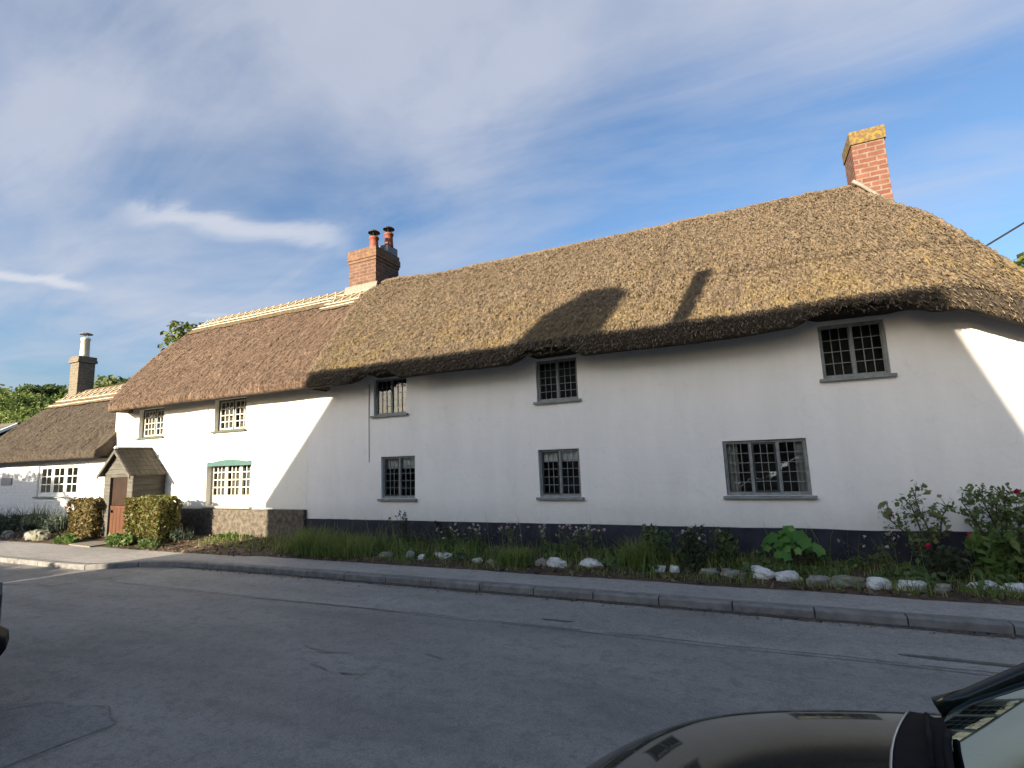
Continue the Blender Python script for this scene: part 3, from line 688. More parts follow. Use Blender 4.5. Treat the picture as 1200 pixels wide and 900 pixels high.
# ---- long white cottage
long = thing('thatched_cottage', (-2.5,YW,0), 'long white thatched cottage with a mossy golden roof, grey leaded windows and a black plinth', 'cottage', 'row of thatched cottages')
WL = dict(u3=(-6.66,-5.88,2.56,3.28), u4=(-3.19,-2.46,2.56,3.26), u5=(1.00,1.76,2.545,3.28), l3=(-6.48,-5.70,.965,1.75), l4=(-3.21,-2.50,.985,1.755), l5=(-.35,.71,1.0,1.765))
wl = house_wall('wall', long, M['wall_long'], -8.40, 3.32, 3.46, YW, 13.6, list(WL.values()))
mb = MB(); V = []
n = 160
for i in range(n+1):
    x = -8.395+11.73*i/n; o = .024+.006*mn.noise((x*2,0,0)); zt = .56+.012*mn.noise((x*1.1,1,0))+.004*mn.noise((x*7,1,0))
    V += [(x,YW-o-.006,-.02),(x,YW-o-.006,zt),(x,YW+.03,zt+.006)]
F = []
for i in range(n):
    a = 3*i; F += [(a,a+3,a+4,a+1),(a+1,a+4,a+5,a+2)]
link_mesh('plinth', V, F, M['plinth'], long, smooth=False)
mb = MB(); mb.box(3.3,3.345,YW-.02,13.6,-.02,.565); build(mb,'plinth',M['plinth'],long)
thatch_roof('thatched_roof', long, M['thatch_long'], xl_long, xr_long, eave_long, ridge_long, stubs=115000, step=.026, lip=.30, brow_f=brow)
window(long,*WL['u3'],YW,2,3,5,M['frame_grey'],M['bars_grey'],label='grey two-light leaded window under the left eyebrow of thatch')
window(long,*WL['u4'],YW,2,3,5,M['frame_grey'],M['bars_grey'],label='grey two-light leaded window under the middle eyebrow of thatch')
window(long,*WL['u5'],YW,2,3,4,M['frame_grey'],M['bars_grey'],label='grey two-light leaded window under the right eyebrow of thatch')
window(long,*WL['l3'],YW,2,3,5,M['frame_grey'],M['bars_grey'],blind=.28,casements=(0,),label='grey ground-floor window with a half-drawn white blind and dark left casement, nearest the stone plinth')
window(long,*WL['l4'],YW,2,3,5,M['frame_grey'],M['bars_grey'],blind=.24,casements=(0,),label='grey ground-floor window with a short white blind, in the middle of the wall')
window(long,*WL['l5'],YW,3,3,5,M['frame_grey'],M['bars_grey'],casements=(1,),curtain=[(-.33,-.16),(.56,.70)],label='wide three-light grey ground-floor window with pale curtains')
mb = MB(); mb.box(-8.36,3.28,8.75,8.8,0,3.5); build(mb,'dark_backing',M['cabin'],long)  # dark partition added behind the panes to keep stray sun out of view
# right chimney
def chimney(parent, x0, x1, y0, y1, z0, z1, mat, label, cap=None):
    mb = MB(); mb.box(x0,x1,y0,y1,z0,z1)
    return build(mb,'chimney',mat,parent,bevel=.008)
ch = MB(); ch.box(2.20,2.70,10.5,11.2,5.2,7.05); ch = build(ch,'chimney',M['brick_red'],long,bevel=.006); ch['label'] = 'red brick chimney with a yellow lichen cap'
cp = MB(); cp.box(2.18,2.73,10.47,11.23,7.05,7.30); build(cp,'chimney_cap',M['cap_lichen'],ch,bevel=.012)
fl = MB(); fl.tube([(2.14,10.47,6.36),(2.26,10.46,6.24),(2.42,10.45,6.05),(2.62,10.45,5.80),(2.74,10.46,5.64)],.035,6); build(fl,'mortar_fillet',M['mortar'],ch,smooth=True)
# wire down the wall
mb = MB(); mb.tube([(-6.77,YW-.012,3.2),(-6.775,YW-.014,2.5),(-6.765,YW-.014,1.66)],.006,5); build(mb,'wire',M['lead'],long)

# ---- middle cottage with porch
mid = thing('thatched_cottage', (-12,YW,0), 'cream white thatched cottage with a grey timber porch and white small-paned windows', 'cottage', 'row of thatched cottages')
WM = dict(u1=(-14.32,-13.30,2.50,3.23), u2=(-11.38,-10.33,2.51,3.25), l1=(-11.57,-10.08,.80,1.79))
house_wall('wall', mid, M['wall_mid'], -15.36, -8.402, 3.46, YW, 13.6, list(WM.values()), depth=.2)
V = []; F = []; nx, nz = 110, 18
for j in range(nz+1):
    for i in range(nx+1):
        x = -13.1+4.7*i/nx; z = -.02+.755*j/nz; yy = YW-.085+.02*mn.noise((x*5,z*5,0))+.012*mn.noise((x*13,z*13,3))
        V.append((x,yy,z+(.012*mn.noise((x*4,1,1)) if j == nz else 0)))
for j in range(nz):
    for i in range(nx): a = j*(nx+1)+i; F.append((a,a+1,a+nx+2,a+nx+1))
o = len(V)
for i in range(nx+1): V.append((-13.1+4.7*i/nx,YW+.03,.745))
for i in range(nx): a = nz*(nx+1)+i; F.append((a,a+1,o+i+1,o+i))
o = len(V)
for j in range(nz+1): V.append((-8.40,YW+.03,-.02+.755*j/nz))
for j in range(nz): a = j*(nx+1)+nx; F.append((a,o+j,o+j+1,a+nx+1))
link_mesh('stone_plinth', V, F, M['stone_plinth'], mid)
thatch_roof('thatched_roof', mid, M['thatch_mid'], xl_mid, xr_mid, eave_mid, ridge_mid, noise_kind='streak', stubs=46000, step=.032)
mb = MB(); mb.box(-15.32,-8.44,8.9,8.95,0,3.5); build(mb,'dark_backing',M['cabin'],mid)  # added dark partition behind the panes
xlc = lambda y: xl_mid(y)+.0; xrc = lambda y: -9.0
thatch_roof('ridge_cap', mid, M['ridge_straw'], xlc, xrc, eave_mid, ridge_mid, noise_kind='streak', s0=.775, step=.04, lift=.03, amp=.5, stubs=3000)
lattice(mid, eave_mid, ridge_mid, -15.65, -9.9, .885, .988, .30, lines=(.835,), off=.060, r=.010, top=False)
thatch_roof('ridge_cap', mid, M['ridge_straw'], lambda y: -9.95, lambda y: -8.75, eave_mid, ridge_mid, noise_kind='streak', s0=.70, step=.04, lift=.04, amp=.4)
lattice(mid, eave_mid, ridge_mid, -9.9, -8.75, .77, .90, .26, lines=(.72,), off=.07, r=.010)
for k, c in (('u1',True),('u2',True)):
    window(mid,*WM[k],YW,2,3,4,M['frame_green'],M['frame_white'],curtain=True,bar=.022,cw=.032,rec=.10,fw_=.035,
           label='small-paned cream casement under the thatch, above the porch' if k == 'u1' else 'small-paned cream casement under the thatch, above the wide window')
fr = window(mid,*WM['l1'],YW,3,3,4,M['frame_white'],M['frame_white'],curtain=True,bar=.026,cw=.036,panel=.17,rec=.12,fw_=.03,label='wide three-light cream window with a teal arched head')
mb = MB(); pts = []; a,b = WM['l1'][0],WM['l1'][1]
for k in range(13): t = k/12; pts.append((a+(b-a)*t, 1.765+.075*math.sin(math.pi*t)))
mb.prism(pts+[(b,1.70),(a,1.70)],'y',YW-.008,YW+.11); build(mb,'arched_head',M['teal'],fr)
# left chimney with two pots
cm = MB(); cm.box(-9.62,-8.69,10.5,11.5,5.9,7.10); cm = build(cm,'chimney',M['brick'],mid,bevel=.008); cm['label'] = 'orange brick chimney with corbelled top and two terracotta pots'
cc = MB(); cc.box(-9.64,-8.67,10.48,11.52,7.10,7.18); cc.box(-9.66,-8.65,10.46,11.54,7.18,7.36); cc.box(-9.64,-8.67,10.48,11.52,7.36,7.48); build(cc,'chimney_cap',M['brick_lichen'],cm,bevel=.01)
cf = MB(); cf.box(-9.0,-8.70,11.0,11.48,7.48,7.72); build(cf,'mortar_base',M['lead'],cm,bevel=.02)
for (px_,py_,zb,hh) in ((-8.93,10.72,7.47,.38),(-8.80,11.2,7.70,.42)):
    p = MB(); p.lathe((px_,py_,zb),[(.125,0),(.13,.02),(.115,hh*.5),(.112,hh-.07),(.135,hh-.06),(.138,hh-.02),(.12,hh),(.10,hh)],18); build(p,'chimney_pot',M['terracotta'],cm,smooth=True)
    p = MB(); 
    for k in range(4): 
        a = k*math.pi/2+.4; p.tube([(px_+.09*math.cos(a),py_+.09*math.sin(a),zb+hh-.02),(px_+.09*math.cos(a),py_+.09*math.sin(a),zb+hh+.13)],.01,5)
    p.lathe((px_,py_,zb+hh+.12),[(.165,0),(.165,.015),(.10,.06),(.02,.085)],18); build(p,'cowl',M['black_metal'],cm)
ap = MB(); ap.prism([(10.42,6.26),(10.50,6.26),(10.50,6.47),(10.47,6.45)],'x',-9.72,-8.62); build(ap,'mortar_fillet',M['mortar'],cm)

# porch
PX0, PX1, PXC, PY0 = -14.25, -13.12, -13.72, 7.27
pf = MB()
for a,b in ((PX0,PX0+.24),(PX1-.20,PX1)):
    pf.box(a,b,PY0,PY0+.08,.08,1.60)
pf.box(PX0+.24,PX1-.20,PY0+.002,PY0+.08,1.52,1.60)
po = build(pf,'porch',M['weatherboard'],mid,bevel=.006)
g = MB()
for k in range(5):
    z0 = 1.60+.112*k; z1 = z0+.118
    w0 = (PX1-PX0)/2*(1-(z0-1.60)/.56); w1 = (PX1-PX0)/2*max(0,1-(z1-1.60)/.56)
    g.add([(PXC-w0-.0,PY0-.022,z0),(PXC+w0,PY0-.022,z0),(PXC+w1,PY0-.004,z1),(PXC-w1,PY0-.004,z1),(PXC-w0,PY0+.02,z0),(PXC+w0,PY0+.02,z0),(PXC+w1,PY0+.02,z1),(PXC-w1,PY0+.02,z1)],[(0,1,2,3),(0,4,5,1),(4,7,6,5),(3,2,6,7),(0,3,7,4),(1,5,6,2)])
build(g,'gable_boards',M['weatherboard'],po)
for xs0,sg in ((PX1,1),(PX0,-1)):
    s_ = MB()
    for k in range(11):
        z0 = .08+.14*k; z1 = z0+.15
        s_.add([(xs0+sg*.022,PY0+.005,z0),(xs0+sg*.022,YW,z0),(xs0+sg*.004,YW,z1),(xs0+sg*.004,PY0+.005,z1),(xs0-sg*.02,PY0+.005,z0),(xs0-sg*.02,YW,z0),(xs0-sg*.02,YW,z1),(xs0-sg*.02,PY0+.005,z1)],[(0,1,2,3),(0,4,5,1),(4,7,6,5),(3,2,6,7),(0,3,7,4)])
    build(s_,'side_boards',M['board_dark'],po)
r_ = MB()
for sg in (1,-1):
    half = (PX1-PX0)/2+.10
    for k in range(6):
        t0 = k/6; t1 = (k+1)/6+.02; xa = PXC+sg*half*t0; xb = PXC+sg*half*t1; za = 2.20-.62*t0; zb = 2.20-.62*t1
        nb = 7
        for q in range(nb):
            ya = PY0-.10+(YW-PY0+.10)*q/nb; yb = PY0-.10+(YW-PY0+.10)*(q+1)/nb-.006; j = .006*mn.noise((k*3.1,q*2.7,0))
            r_.add([(xa,ya,za+j),(xa,yb,za+j),(xb,yb,zb+.016+j),(xb,ya,zb+.016+j),(xa,ya,za-.03),(xa,yb,za-.03),(xb,yb,zb-.02),(xb,ya,zb-.02)],[(0,3,2,1),(0,4,7,3),(3,7,6,2),(2,6,5,1),(4,5,6,7),(0,1,5,4)])
r_.tube([(PXC,PY0-.11,2.215),(PXC,YW,2.215)],.03,6)
build(r_,'porch_roof',M['porch_roof'],po)
bb = MB()
for sg in (1,-1):
    half = (PX1-PX0)/2+.10
    bb.add([(PXC,PY0-.115,2.19),(PXC+sg*half,PY0-.115,1.57),(PXC+sg*half,PY0-.115,1.49),(PXC,PY0-.115,2.10),(PXC,PY0-.09,2.19),(PXC+sg*half,PY0-.09,1.57),(PXC+sg*half,PY0-.09,1.49),(PXC,PY0-.09,2.10)],[(0,1,2,3),(4,7,6,5),(0,4,5,1),(3,2,6,7),(1,5,6,2)])
build(bb,'bargeboard',M['weatherboard'],po)
fi = MB(); fi.lathe((PXC,PY0-.08,2.20),[(.035,0),(.045,.03),(.03,.06),(.008,.075)],10); build(fi,'finial',M['frame_pure'],po,smooth=True)
d = MB(); dx0, dx1 = PX0+.245, PX1-.205; yd = PY0+.05
d.box(dx0,dx1,yd,yd+.04,.09,.86)
for k in range(5): 
    w = (dx1-dx0)/5; d.box(dx0+k*w+.004,dx0+(k+1)*w-.004,yd-.008,yd,.10,.80)
d.box(dx0,dx1,yd-.014,yd+.0,.80,.86)
dr = build(d,'door',M['door'],po)
d = MB(); d.box(dx0,dx1,yd+.004,yd+.044,.87,1.515); d.box(dx0+.06,dx1-.06,yd-.004,yd+.004,.93,1.45); build(d,'upper_door',M['door_dark'],po)
d = MB(); d.box(dx0+.06,dx0+.10,yd-.05,yd-.014,.70,.76); build(d,'handle',M['black_metal'],dr)

# ---- low cottage
low = thing('thatched_cottage', (-18.5,YW,0), 'low white painted brick cottage with a grey thatch, at the far end of the row', 'cottage', 'row of thatched cottages')
WN = (-19.10,-17.0,1.03,1.93)
house_wall('wall', low, M['wall_low'], -21.95, -15.362, 2.32, YW, 11.8, [WN], wob=.008)
thatch_roof('thatched_roof', low, M['thatch_low'], xl_low, xr_low, eave_low, ridge_low, yr=9.9, yl=7.50, noise_kind='streak', stubs=24000, step=.04, over_wall=8.12)
thatch_roof('ridge_cap', low, M['ridge_straw'], lambda y: xl_low(y)+.02, xr_low, eave_low, ridge_low, yr=9.9, yl=7.50, noise_kind='streak', s0=.70, step=.045, lift=.05, amp=.5, stubs=2500)
lattice(low, eave_low, ridge_low, -21.6, -15.3, .82, .985, .36, yr=9.9, yl=7.5, lines=(.74,), off=.06, r=.012, top=False)
window(low,*WN,YW,3,2,3,M['frame_pure'],M['frame_pure'],bar=.028,cw=.05,fw_=.06,rec=.04,curtain=None,smat=M['frame_grey'],label='white three-light window of the low cottage')
mb = MB(); mb.box(-21.9,-15.4,8.9,8.95,0,2.3); build(mb,'dark_backing',M['cabin'],low)  # dark partition added behind the window
cl_ = MB(); cl_.box(-21.42,-20.90,9.6,10.1,3.6,5.50); cl_ = build(cl_,'chimney',M['brick_grey'],low,bevel=.008); cl_['label'] = 'grey buff brick chimney with a tall cream pot'
c2_ = MB(); c2_.box(-21.47,-20.85,9.55,10.15,5.50,5.60); c2_.box(-21.45,-20.87,9.57,10.13,5.60,5.72); build(c2_,'chimney_cap',M['brick_grey'],cl_,bevel=.01)
p = MB(); p.lathe((-21.12,9.85,5.70),[(.15,0),(.14,.1),(.125,.62),(.145,.64),(.145,.70),(.12,.72)],18); build(p,'chimney_pot',M['cream_pot'],cl_,smooth=True)
p = MB(); p.tube([(-21.22,9.85,6.40),(-21.22,9.85,6.56)],.015,5); p.tube([(-21.02,9.85,6.40),(-21.02,9.85,6.56)],.015,5); p.lathe((-21.12,9.85,6.55),[(.20,0),(.20,.02),(.12,.05),(.02,.06)],14); build(p,'cowl',M['lead'],cl_)
p = MB(); p.box(-21.2,-20.55,YW-.03,YW+.0,1.38,1.60); build(p,'plaque',M['sign'],low,bevel=.01)
p = MB(); p.box(-19.6,-19.35,YW-.018,YW+.01,.30,.52); build(p,'air_vent',M['casement_dark'],low)

# ------------------------------------------------------------------ distant slate house, hill, woods, trees
sh = thing('slate_roof_house', (-47,20,0), 'low house with a grey slate roof, half hidden behind the far thatch', 'house')
mb = MB(); mb.box(-62,-52.2,17.2,23,0,4.2); build(mb,'wall',M['mortar'],sh)
mb = MB(); mb.add([(-63,16.6,3.6),(-51.3,16.6,3.6),(-51.3,20.0,5.62),(-63,20.0,5.62),(-63,23.5,3.6),(-51.3,23.5,3.6)],[(0,1,2,3),(3,2,5,4)]); rf = build(mb,'roof',M['slate'],sh)
mb = MB(); mb.prism([(16.5,3.66),(20,5.75),(20,5.52),(16.5,3.44)],'x',-51.45,-51.2); mb.prism([(23.6,3.66),(20,5.75),(20,5.52),(23.6,3.44)],'x',-51.45,-51.2); build(mb,'bargeboard',M['frame_pure'],sh)
mb = MB(); mb.tube([(-63,20,5.66),(-51.2,20,5.66)],.12,6); build(mb,'ridge_tiles',M['tile_brown'],sh)

def hill_z(x, y):
    # a wooded down west of the village, falling away behind the row
    a = math.degrees(math.atan2(-x, y)); d = math.hypot(x,y)
    t = min(1,max(0,(d-70)/110)); t = t*t*(3-2*t)
    h = np.interp(a, [20,40,55,60,64,67,70,75,90,110], [7,12,18.5,19.0,18.6,19.6,20.2,21,20,12])
    return t*h
V = []; F = []; na, nd = 70, 26
for i in range(na+1):
    a = math.radians(15+100*i/na)
    for j in range(nd+1):
        d_ = 60+200*j/nd; x = -math.sin(a)*d_; y = math.cos(a)*d_; z = hill_z(x,y)
        V.append((x,y,z-.3 if j else -.5))
for i in range(na):
    for j in range(nd): a = i*(nd+1)+j; F.append((a,a+1,a+nd+2,a+nd+1))
tag(link_mesh('hill', V, F, M['ground'], smooth=True), kind='structure')
parts = []
for k in range(1500):
    a = math.radians(rng.uniform(50,84)); d_ = rng.uniform(85,215)
    x = -math.sin(a)*d_; y = math.cos(a)*d_; z = hill_z(x,y); r = rng.uniform(1.2,2.6); 
    c = np.array([x,y,z+r*.7]); sub = ell(120,c,(r,r,r*.85),.75)
    parts.append(leaf_quads(sub, .5, .3, 1.3, centre=c))
V, F = cat(parts); tag(link_mesh('hillside_wood', V, F, M['wood_leaf']), 'green wooded hillside behind the low cottage', 'wood', kind='stuff')

def tree(name, base, crown_c, crown_r, n, leaf, mat, label, cat_='tree', clumps=26, group=None, seed=0):
    r = random.Random(seed); t = thing(name, base, label, cat_, group); b = Vector(base); c = Vector(crown_c)
    mb = MB(); top = c+Vector((0,0,crown_r[2]*.3)); R0 = max(.08,crown_r[0]*.09)
    mb.tube([b, b.lerp(c,.4)+Vector((.1,0,0)), c, top], R0, 8, R0*.25); cen = []
    for k in range(clumps):
        d = Vector((r.gauss(0,1),r.gauss(0,1),r.gauss(0,.9))).normalized(); rr = r.uniform(.45,.92)
        q = c+Vector((d.x*crown_r[0]*rr,d.y*crown_r[1]*rr,d.z*crown_r[2]*rr)); cen.append(q)
        s = b.lerp(c,r.uniform(.5,1)); mb.tube([s, s.lerp(q,.5)+Vector((0,0,.08*crown_r[2])), q], R0*.3, 5, R0*.06)
    build(mb,'trunk',M['bark'],t,smooth=True)
    parts = []
    for q in cen:
        k = r.uniform(.26,.42); parts.append(leaf_quads(ell(n//clumps, q, (crown_r[0]*k,crown_r[1]*k,crown_r[2]*k), .35), leaf, .3, centre=tuple(q.lerp(c,.25))))
    V, F = cat(parts); link_mesh('crown', V, F, mat, t); return t
tree('tree', (-24.6,17.0,0), (-24.9,17.0,6.7), (2.7,2.0,2.9), 7000, .2, M['tree_olive'], 'leafy tree rising behind the roof of the porch cottage', seed=3)
tree('tree', (-36,19.5,0), (-36,19.5,6.3), (4.6,3,1.7), 5000, .26, M['tree_olive'], 'olive green treetop showing over the ridge of the low cottage', seed=5)
tree('tree', (11.9,25,0), (11.9,25,7.2), (2.8,2.6,2.7), 6000, .24, M['tree_olive'], 'leafy tree behind the right end of the mossy roof', seed=8)
a = math.radians(69.3); 
tree('tree', (-148,60,17.0), (-145,60,18.6), (8.0,6,3.0), 9000, .5, M['tree'], 'dark broad tree standing out on top of the wooded hillside', seed=11, clumps=30)
# overhead cable
mb = MB(); pts = []
for k in range(25):
    t = k/24; pts.append((2.6+(14-2.6)*t, 12.0+.4*t, 4.27+(10.9-4.27)*t-.5*math.sin(math.pi*t)*.25))
mb.tube(pts,.017,6); tag(build(mb,'overhead_cable',M['black_metal'],base=(14,12.4,10.9)), 'black overhead cable rising to the right above the hipped thatch', 'cable')
mb = MB(); mb.tube([(14,12.4,-.3),(14,12.4,11.2)],.15,10,.11); pt = thing('telegraph_pole',(14,12.4,0),'wooden telegraph pole at the right-hand end of the black cable','pole','telegraph poles'); build(mb,'post',M['timber'],pt,smooth=True)

# ------------------------------------------------------------------ across the road: the house that shades the row
oh = thing('opposite_house', (-8.5,-9,0), 'brick house with a steep tiled roof across the road, shading the white wall', 'house')
RY, RZ, P_ = -9.0, 7.99, .68
XA, XB = -13.48, -3.53; HF = 6.0; EZ = RZ-P_*HF
mb = MB(); mb.box(XA+.1,XB-.1,RY-HF+.35,RY+HF-.35,-.05,EZ+.1)
mb.prism([(RY-HF+.35,EZ+.1),(RY+HF-.35,EZ+.1),(RY,RZ-.25)],'x',XA+.1,XB-.1); build(mb,'wall',M['opp_brick'],oh)
mb = MB(); mb.prism([(RY-HF,EZ),(RY,RZ),(RY+HF,EZ),(RY+HF,EZ-.15),(RY,RZ-.2),(RY-HF,EZ-.15)],'x',XA,XB); build(mb,'roof',M['tile_brown'],oh)
mb = MB(); mb.box(-8.40,-7.78,RY-.4,RY+.5,RZ-.6,9.20); c_ = build(mb,'chimney',M['opp_brick'],oh)
mb = MB(); mb.prism([(-9.05,RZ-.6),(-8.40,RZ-.6),(-8.40,9.05),(-8.62,8.95),(-8.85,8.65)],'y',RY-.3,RY+.4); build(mb,'chimney_shoulder',M['opp_brick'],c_)
for x in (-12.3,-10.2,-7.0,-5.0):
    mb = MB(); y = RY+HF-.35; mb.box(x-.5,x+.5,y,y+.04,1.0,2.2); w = build(mb,'window',M['frame_pure'],oh)
    mb = MB(); mb.box(x-.44,x-.03,y+.04,y+.05,1.06,2.14); mb.box(x+.03,x+.44,y+.04,y+.05,1.06,2.14); build(mb,'pane',M['casement_dark'],w)
mb = MB(); mb.tube([(-4.22,-2.45,0),(-4.22,-2.45,7.52)],.15,10,.13)
tp = thing('telegraph_pole',(-4.22,-2.45,0),'wooden telegraph pole standing in front of the brick house across the road','pole','telegraph poles'); build(mb,'post',M['timber'],tp,smooth=True)
mb = MB()
mb.tube([(-4.22,-2.45,7.35)]+[(-4.22+34*t,-2.4,7.35+.3*t-1.2*math.sin(math.pi*t)*.5) for t in (.2,.4,.6,.8)]+[(30,-2.4,7.6)],.018,5)
tag(build(mb,'overhead_cable',M['black_metal'],base=(-4.22,-2.45,7.35)), 'sagging overhead cable strung along the road from the pole by the brick house', 'cable')
# added, unseen hedge west of that house, its top shaped to shade the low cottage
def hedge_box(name, x0, x1, y0, y1, z0, topf, n, leaf, mat, label, cat_='hedge', group=None, core=None):
    t = thing(name, ((x0+x1)/2,(y0+y1)/2,z0), label, cat_, group)
    P = []
    h = topf((x0+x1)/2)-z0; areas = [('f',(x1-x0)*h),('b',(x1-x0)*h*.5),('l',(y1-y0)*h),('r',(y1-y0)*h),('t',(x1-x0)*(y1-y0)*1.3)]
    tot = sum(a for _,a in areas)
    for nm, a in areas:
        k = int(n*a/tot); u = rng.uniform(size=k); v = rng.uniform(size=k); dep = np.abs(rng.normal(0,.03,k))-.012
        X = x0+(x1-x0)*u; Y = y0+(y1-y0)*v
        if nm in 'fb': 
            Y = (y0+dep) if nm == 'f' else (y1-dep); Z = z0+(np.array([topf(q) for q in X])-z0)*v
        elif nm in 'lr':
            X = (x0+dep) if nm == 'l' else (x1-dep); Y = y0+(y1-y0)*u; Z = z0+(np.array([topf(q) for q in X])-z0)*v
        else: Z = np.array([topf(q) for q in X])-dep
        W3 = np.stack([X,Y,Z],1)
        nb = np.array([mn.noise((p[0]*4,p[1]*4,p[2]*4))*.10+mn.noise((p[0]*11,p[1]*11,p[2]*11))*.04 for p in W3])
        cdir = W3-np.array([(x0+x1)/2,(y0+y1)/2,(z0+topf((x0+x1)/2))/2]); cdir /= np.linalg.norm(cdir,axis=1)[:,None]
        P.append(W3+cdir*nb[:,None])
    P = np.concatenate(P); V, F = leaf_quads(P, leaf, .3, 1.5, centre=((x0+x1)/2,(y0+y1)/2,(z0+topf((x0+x1)/2))/2), outw=.7); link_mesh('foliage', V, F, mat, t)
    mb = MB(); e = .07
    xs_ = np.linspace(x0+e,x1-e,8)
    mb.prism([(x,topf(x)-e*1.2) for x in xs_]+[(x1-e,z0+.05),(x0+e,z0+.05)],'y',y0+e,y1-e); build(mb,'branches',M['bark'],t)
    return t
hedge_box('added_hedge', -34, -13.6, -3.9, -3.0, 0, lambda x: float(np.interp(x,[-34,-25,-23,-21.4,-20.3,-19.6,-17,-13.6],[4.75,4.75,4.75,4.2,3.4,2.3,2.15,2.25]))+.12*mn.noise((x*1.7,0,0)), 17000, .14, M['tree_shade'], 'tall added hedge across the road, its sloping top shaped to shade the low cottage')

tree('tree', (4.5,-11,0), (4.5,-11,5.6), (4.6,2.6,4.2), 9000, .35, M['tree_shade'], 'broad tree added across the road to darken window reflections, right of the brick house', seed=21)  # this and the next tree are unseen, added to darken the upper window reflection
tree('tree', (11,-12,0), (11,-12,5.0), (3.6,2.6,3.2), 4200, .35, M['tree_shade'], 'smaller tree added across the road to darken window reflections, farthest from the brick house', seed=22)
hedge_box('added_hedge', -1.8, 13, -4.6, -3.9, 0, lambda x: 2.6+.08*mn.noise((x*1.5,3,0)), 7000, .13, M['tree_shade'], 'clipped hedge added across the road to darken window reflections, under the added trees')  # unseen hedge added to darken what the ground-floor panes reflect
# ------------------------------------------------------------------ hedges, post and plants by the porch
hedge_box('clipped_hedge', -15.17, -14.24, 7.02, 7.5, .06, lambda x: .99+.04*mn.noise((x*3,0,0)), 4200, .055, M['hedge_gold'], 'dry golden clipped hedge left of the porch', 'hedge', 'hedges beside the porch')
hedge_box('clipped_hedge', -12.72, -11.50, 6.92, 7.4, .06, lambda x: 1.05+.05*mn.noise((x*3,2,0)), 5200, .055, M['hedge_green'], 'yellow green clipped hedge right of the porch', 'hedge', 'hedges beside the porch')
mb = MB(); mb.box(-11.84,-11.74,7.45,7.55,.05,.72); tag(build(mb,'wooden_post',M['timber'],base=(-11.8,7.5,0),bevel=.01), 'short weathered wooden post beside the green hedge', 'post')
def clump(name, c, r, n, leaf, mat, label, cat_='plant', group=None, aspect=2.2, spike=0):
    t = thing(name, (c[0],c[1],max(0,c[2]-r[2])), label, cat_, group)
    parts = []; k = max(4,n//120)
    for q in range(k):
        d = rng.normal(size=3); d /= np.linalg.norm(d); d[2] = abs(d[2])*1.0-.25
        cc = np.array(c)+d*np.array(r)*rng.uniform(.3,.8); parts.append(leaf_quads(ell(n//k, cc, tuple(x*.42 for x in r), .2), leaf, .4, aspect))
    V, F = cat(parts); V[:,2] = np.maximum(V[:,2], .07)
    if spike:
        P = np.stack([rng.normal(c[0],r[0]*.5,spike),rng.normal(c[1],r[1]*.4,spike),np.full(spike,c[2]-.05)],1); v2,f2 = blades(P, r[2]*1.5, .006, .3); V, F = cat([(V,F),(v2,f2)])
    link_mesh('leaves', V, F, mat, t)
    mb = MB()
    for q in range(6):
        a = rng.uniform(0,6.28); mb.tube([(c[0]+.03*math.cos(a),c[1]+.03*math.sin(a),.05),(c[0]+r[0]*.5*math.cos(a),c[1]+r[1]*.5*math.sin(a),c[2]+r[2]*.3)],.008,4)
    build(mb,'stems',M['stem'],t); return t
clump('lavender_bush', (-18.6,7.3,.33), (.55,.35,.32), 1900, .06, M['lavender'], 'grey green lavender bush below the wall plaque', 'bush', 'lavender bushes', 4, 160)
clump('lavender_bush', (-20.0,7.35,.33), (.7,.35,.34), 1900, .06, M['lavender'], 'dark lavender bush at the far left end of the stone row', 'bush', 'lavender bushes', 4, 160)
clump('lavender_bush', (-17.2,7.3,.38), (.65,.35,.36), 2200, .06, M['lavender'], 'widest lavender bush, under the white three-light window', 'bush', 'lavender bushes', 4, 200)
clump('lavender_bush', (-16.0,7.25,.36), (.5,.35,.33), 1900, .06, M['lavender'], 'lavender bush beside the golden hedge', 'bush', 'lavender bushes', 4, 160)
clump('weed_clump', (-14.3,6.62,.16), (.4,.16,.15), 700, .09, M['lowgreen'], 'bright green weeds at the foot of the porch, left of the doorstep', 'plant', None, 2.0)
clump('weed_clump', (-12.35,6.62,.19), (.45,.2,.2), 1000, .09, M['lowgreen'], 'bright green leafy weeds at the foot of the green hedge', 'plant', None, 2.0)
clump('weed_clump', (-11.45,6.72,.15), (.35,.18,.14), 500, .08, M['weed'], 'low dark green weeds right of the green hedge', 'plant', None, 2.0)
clump('lavender_bush', (-11.25,7.3,.24), (.25,.2,.18), 600, .05, M['lavender'], 'small grey green bush in front of the shaded stone plinth', 'bush', 'lavender bushes', 4, 50)
clump('weed_clump', (-10.1,7.6,.19), (.5,.14,.12), 500, .06, M['lowgreen'], 'low green plants along the foot of the sunlit stone plinth', 'plant', None, 2.0)

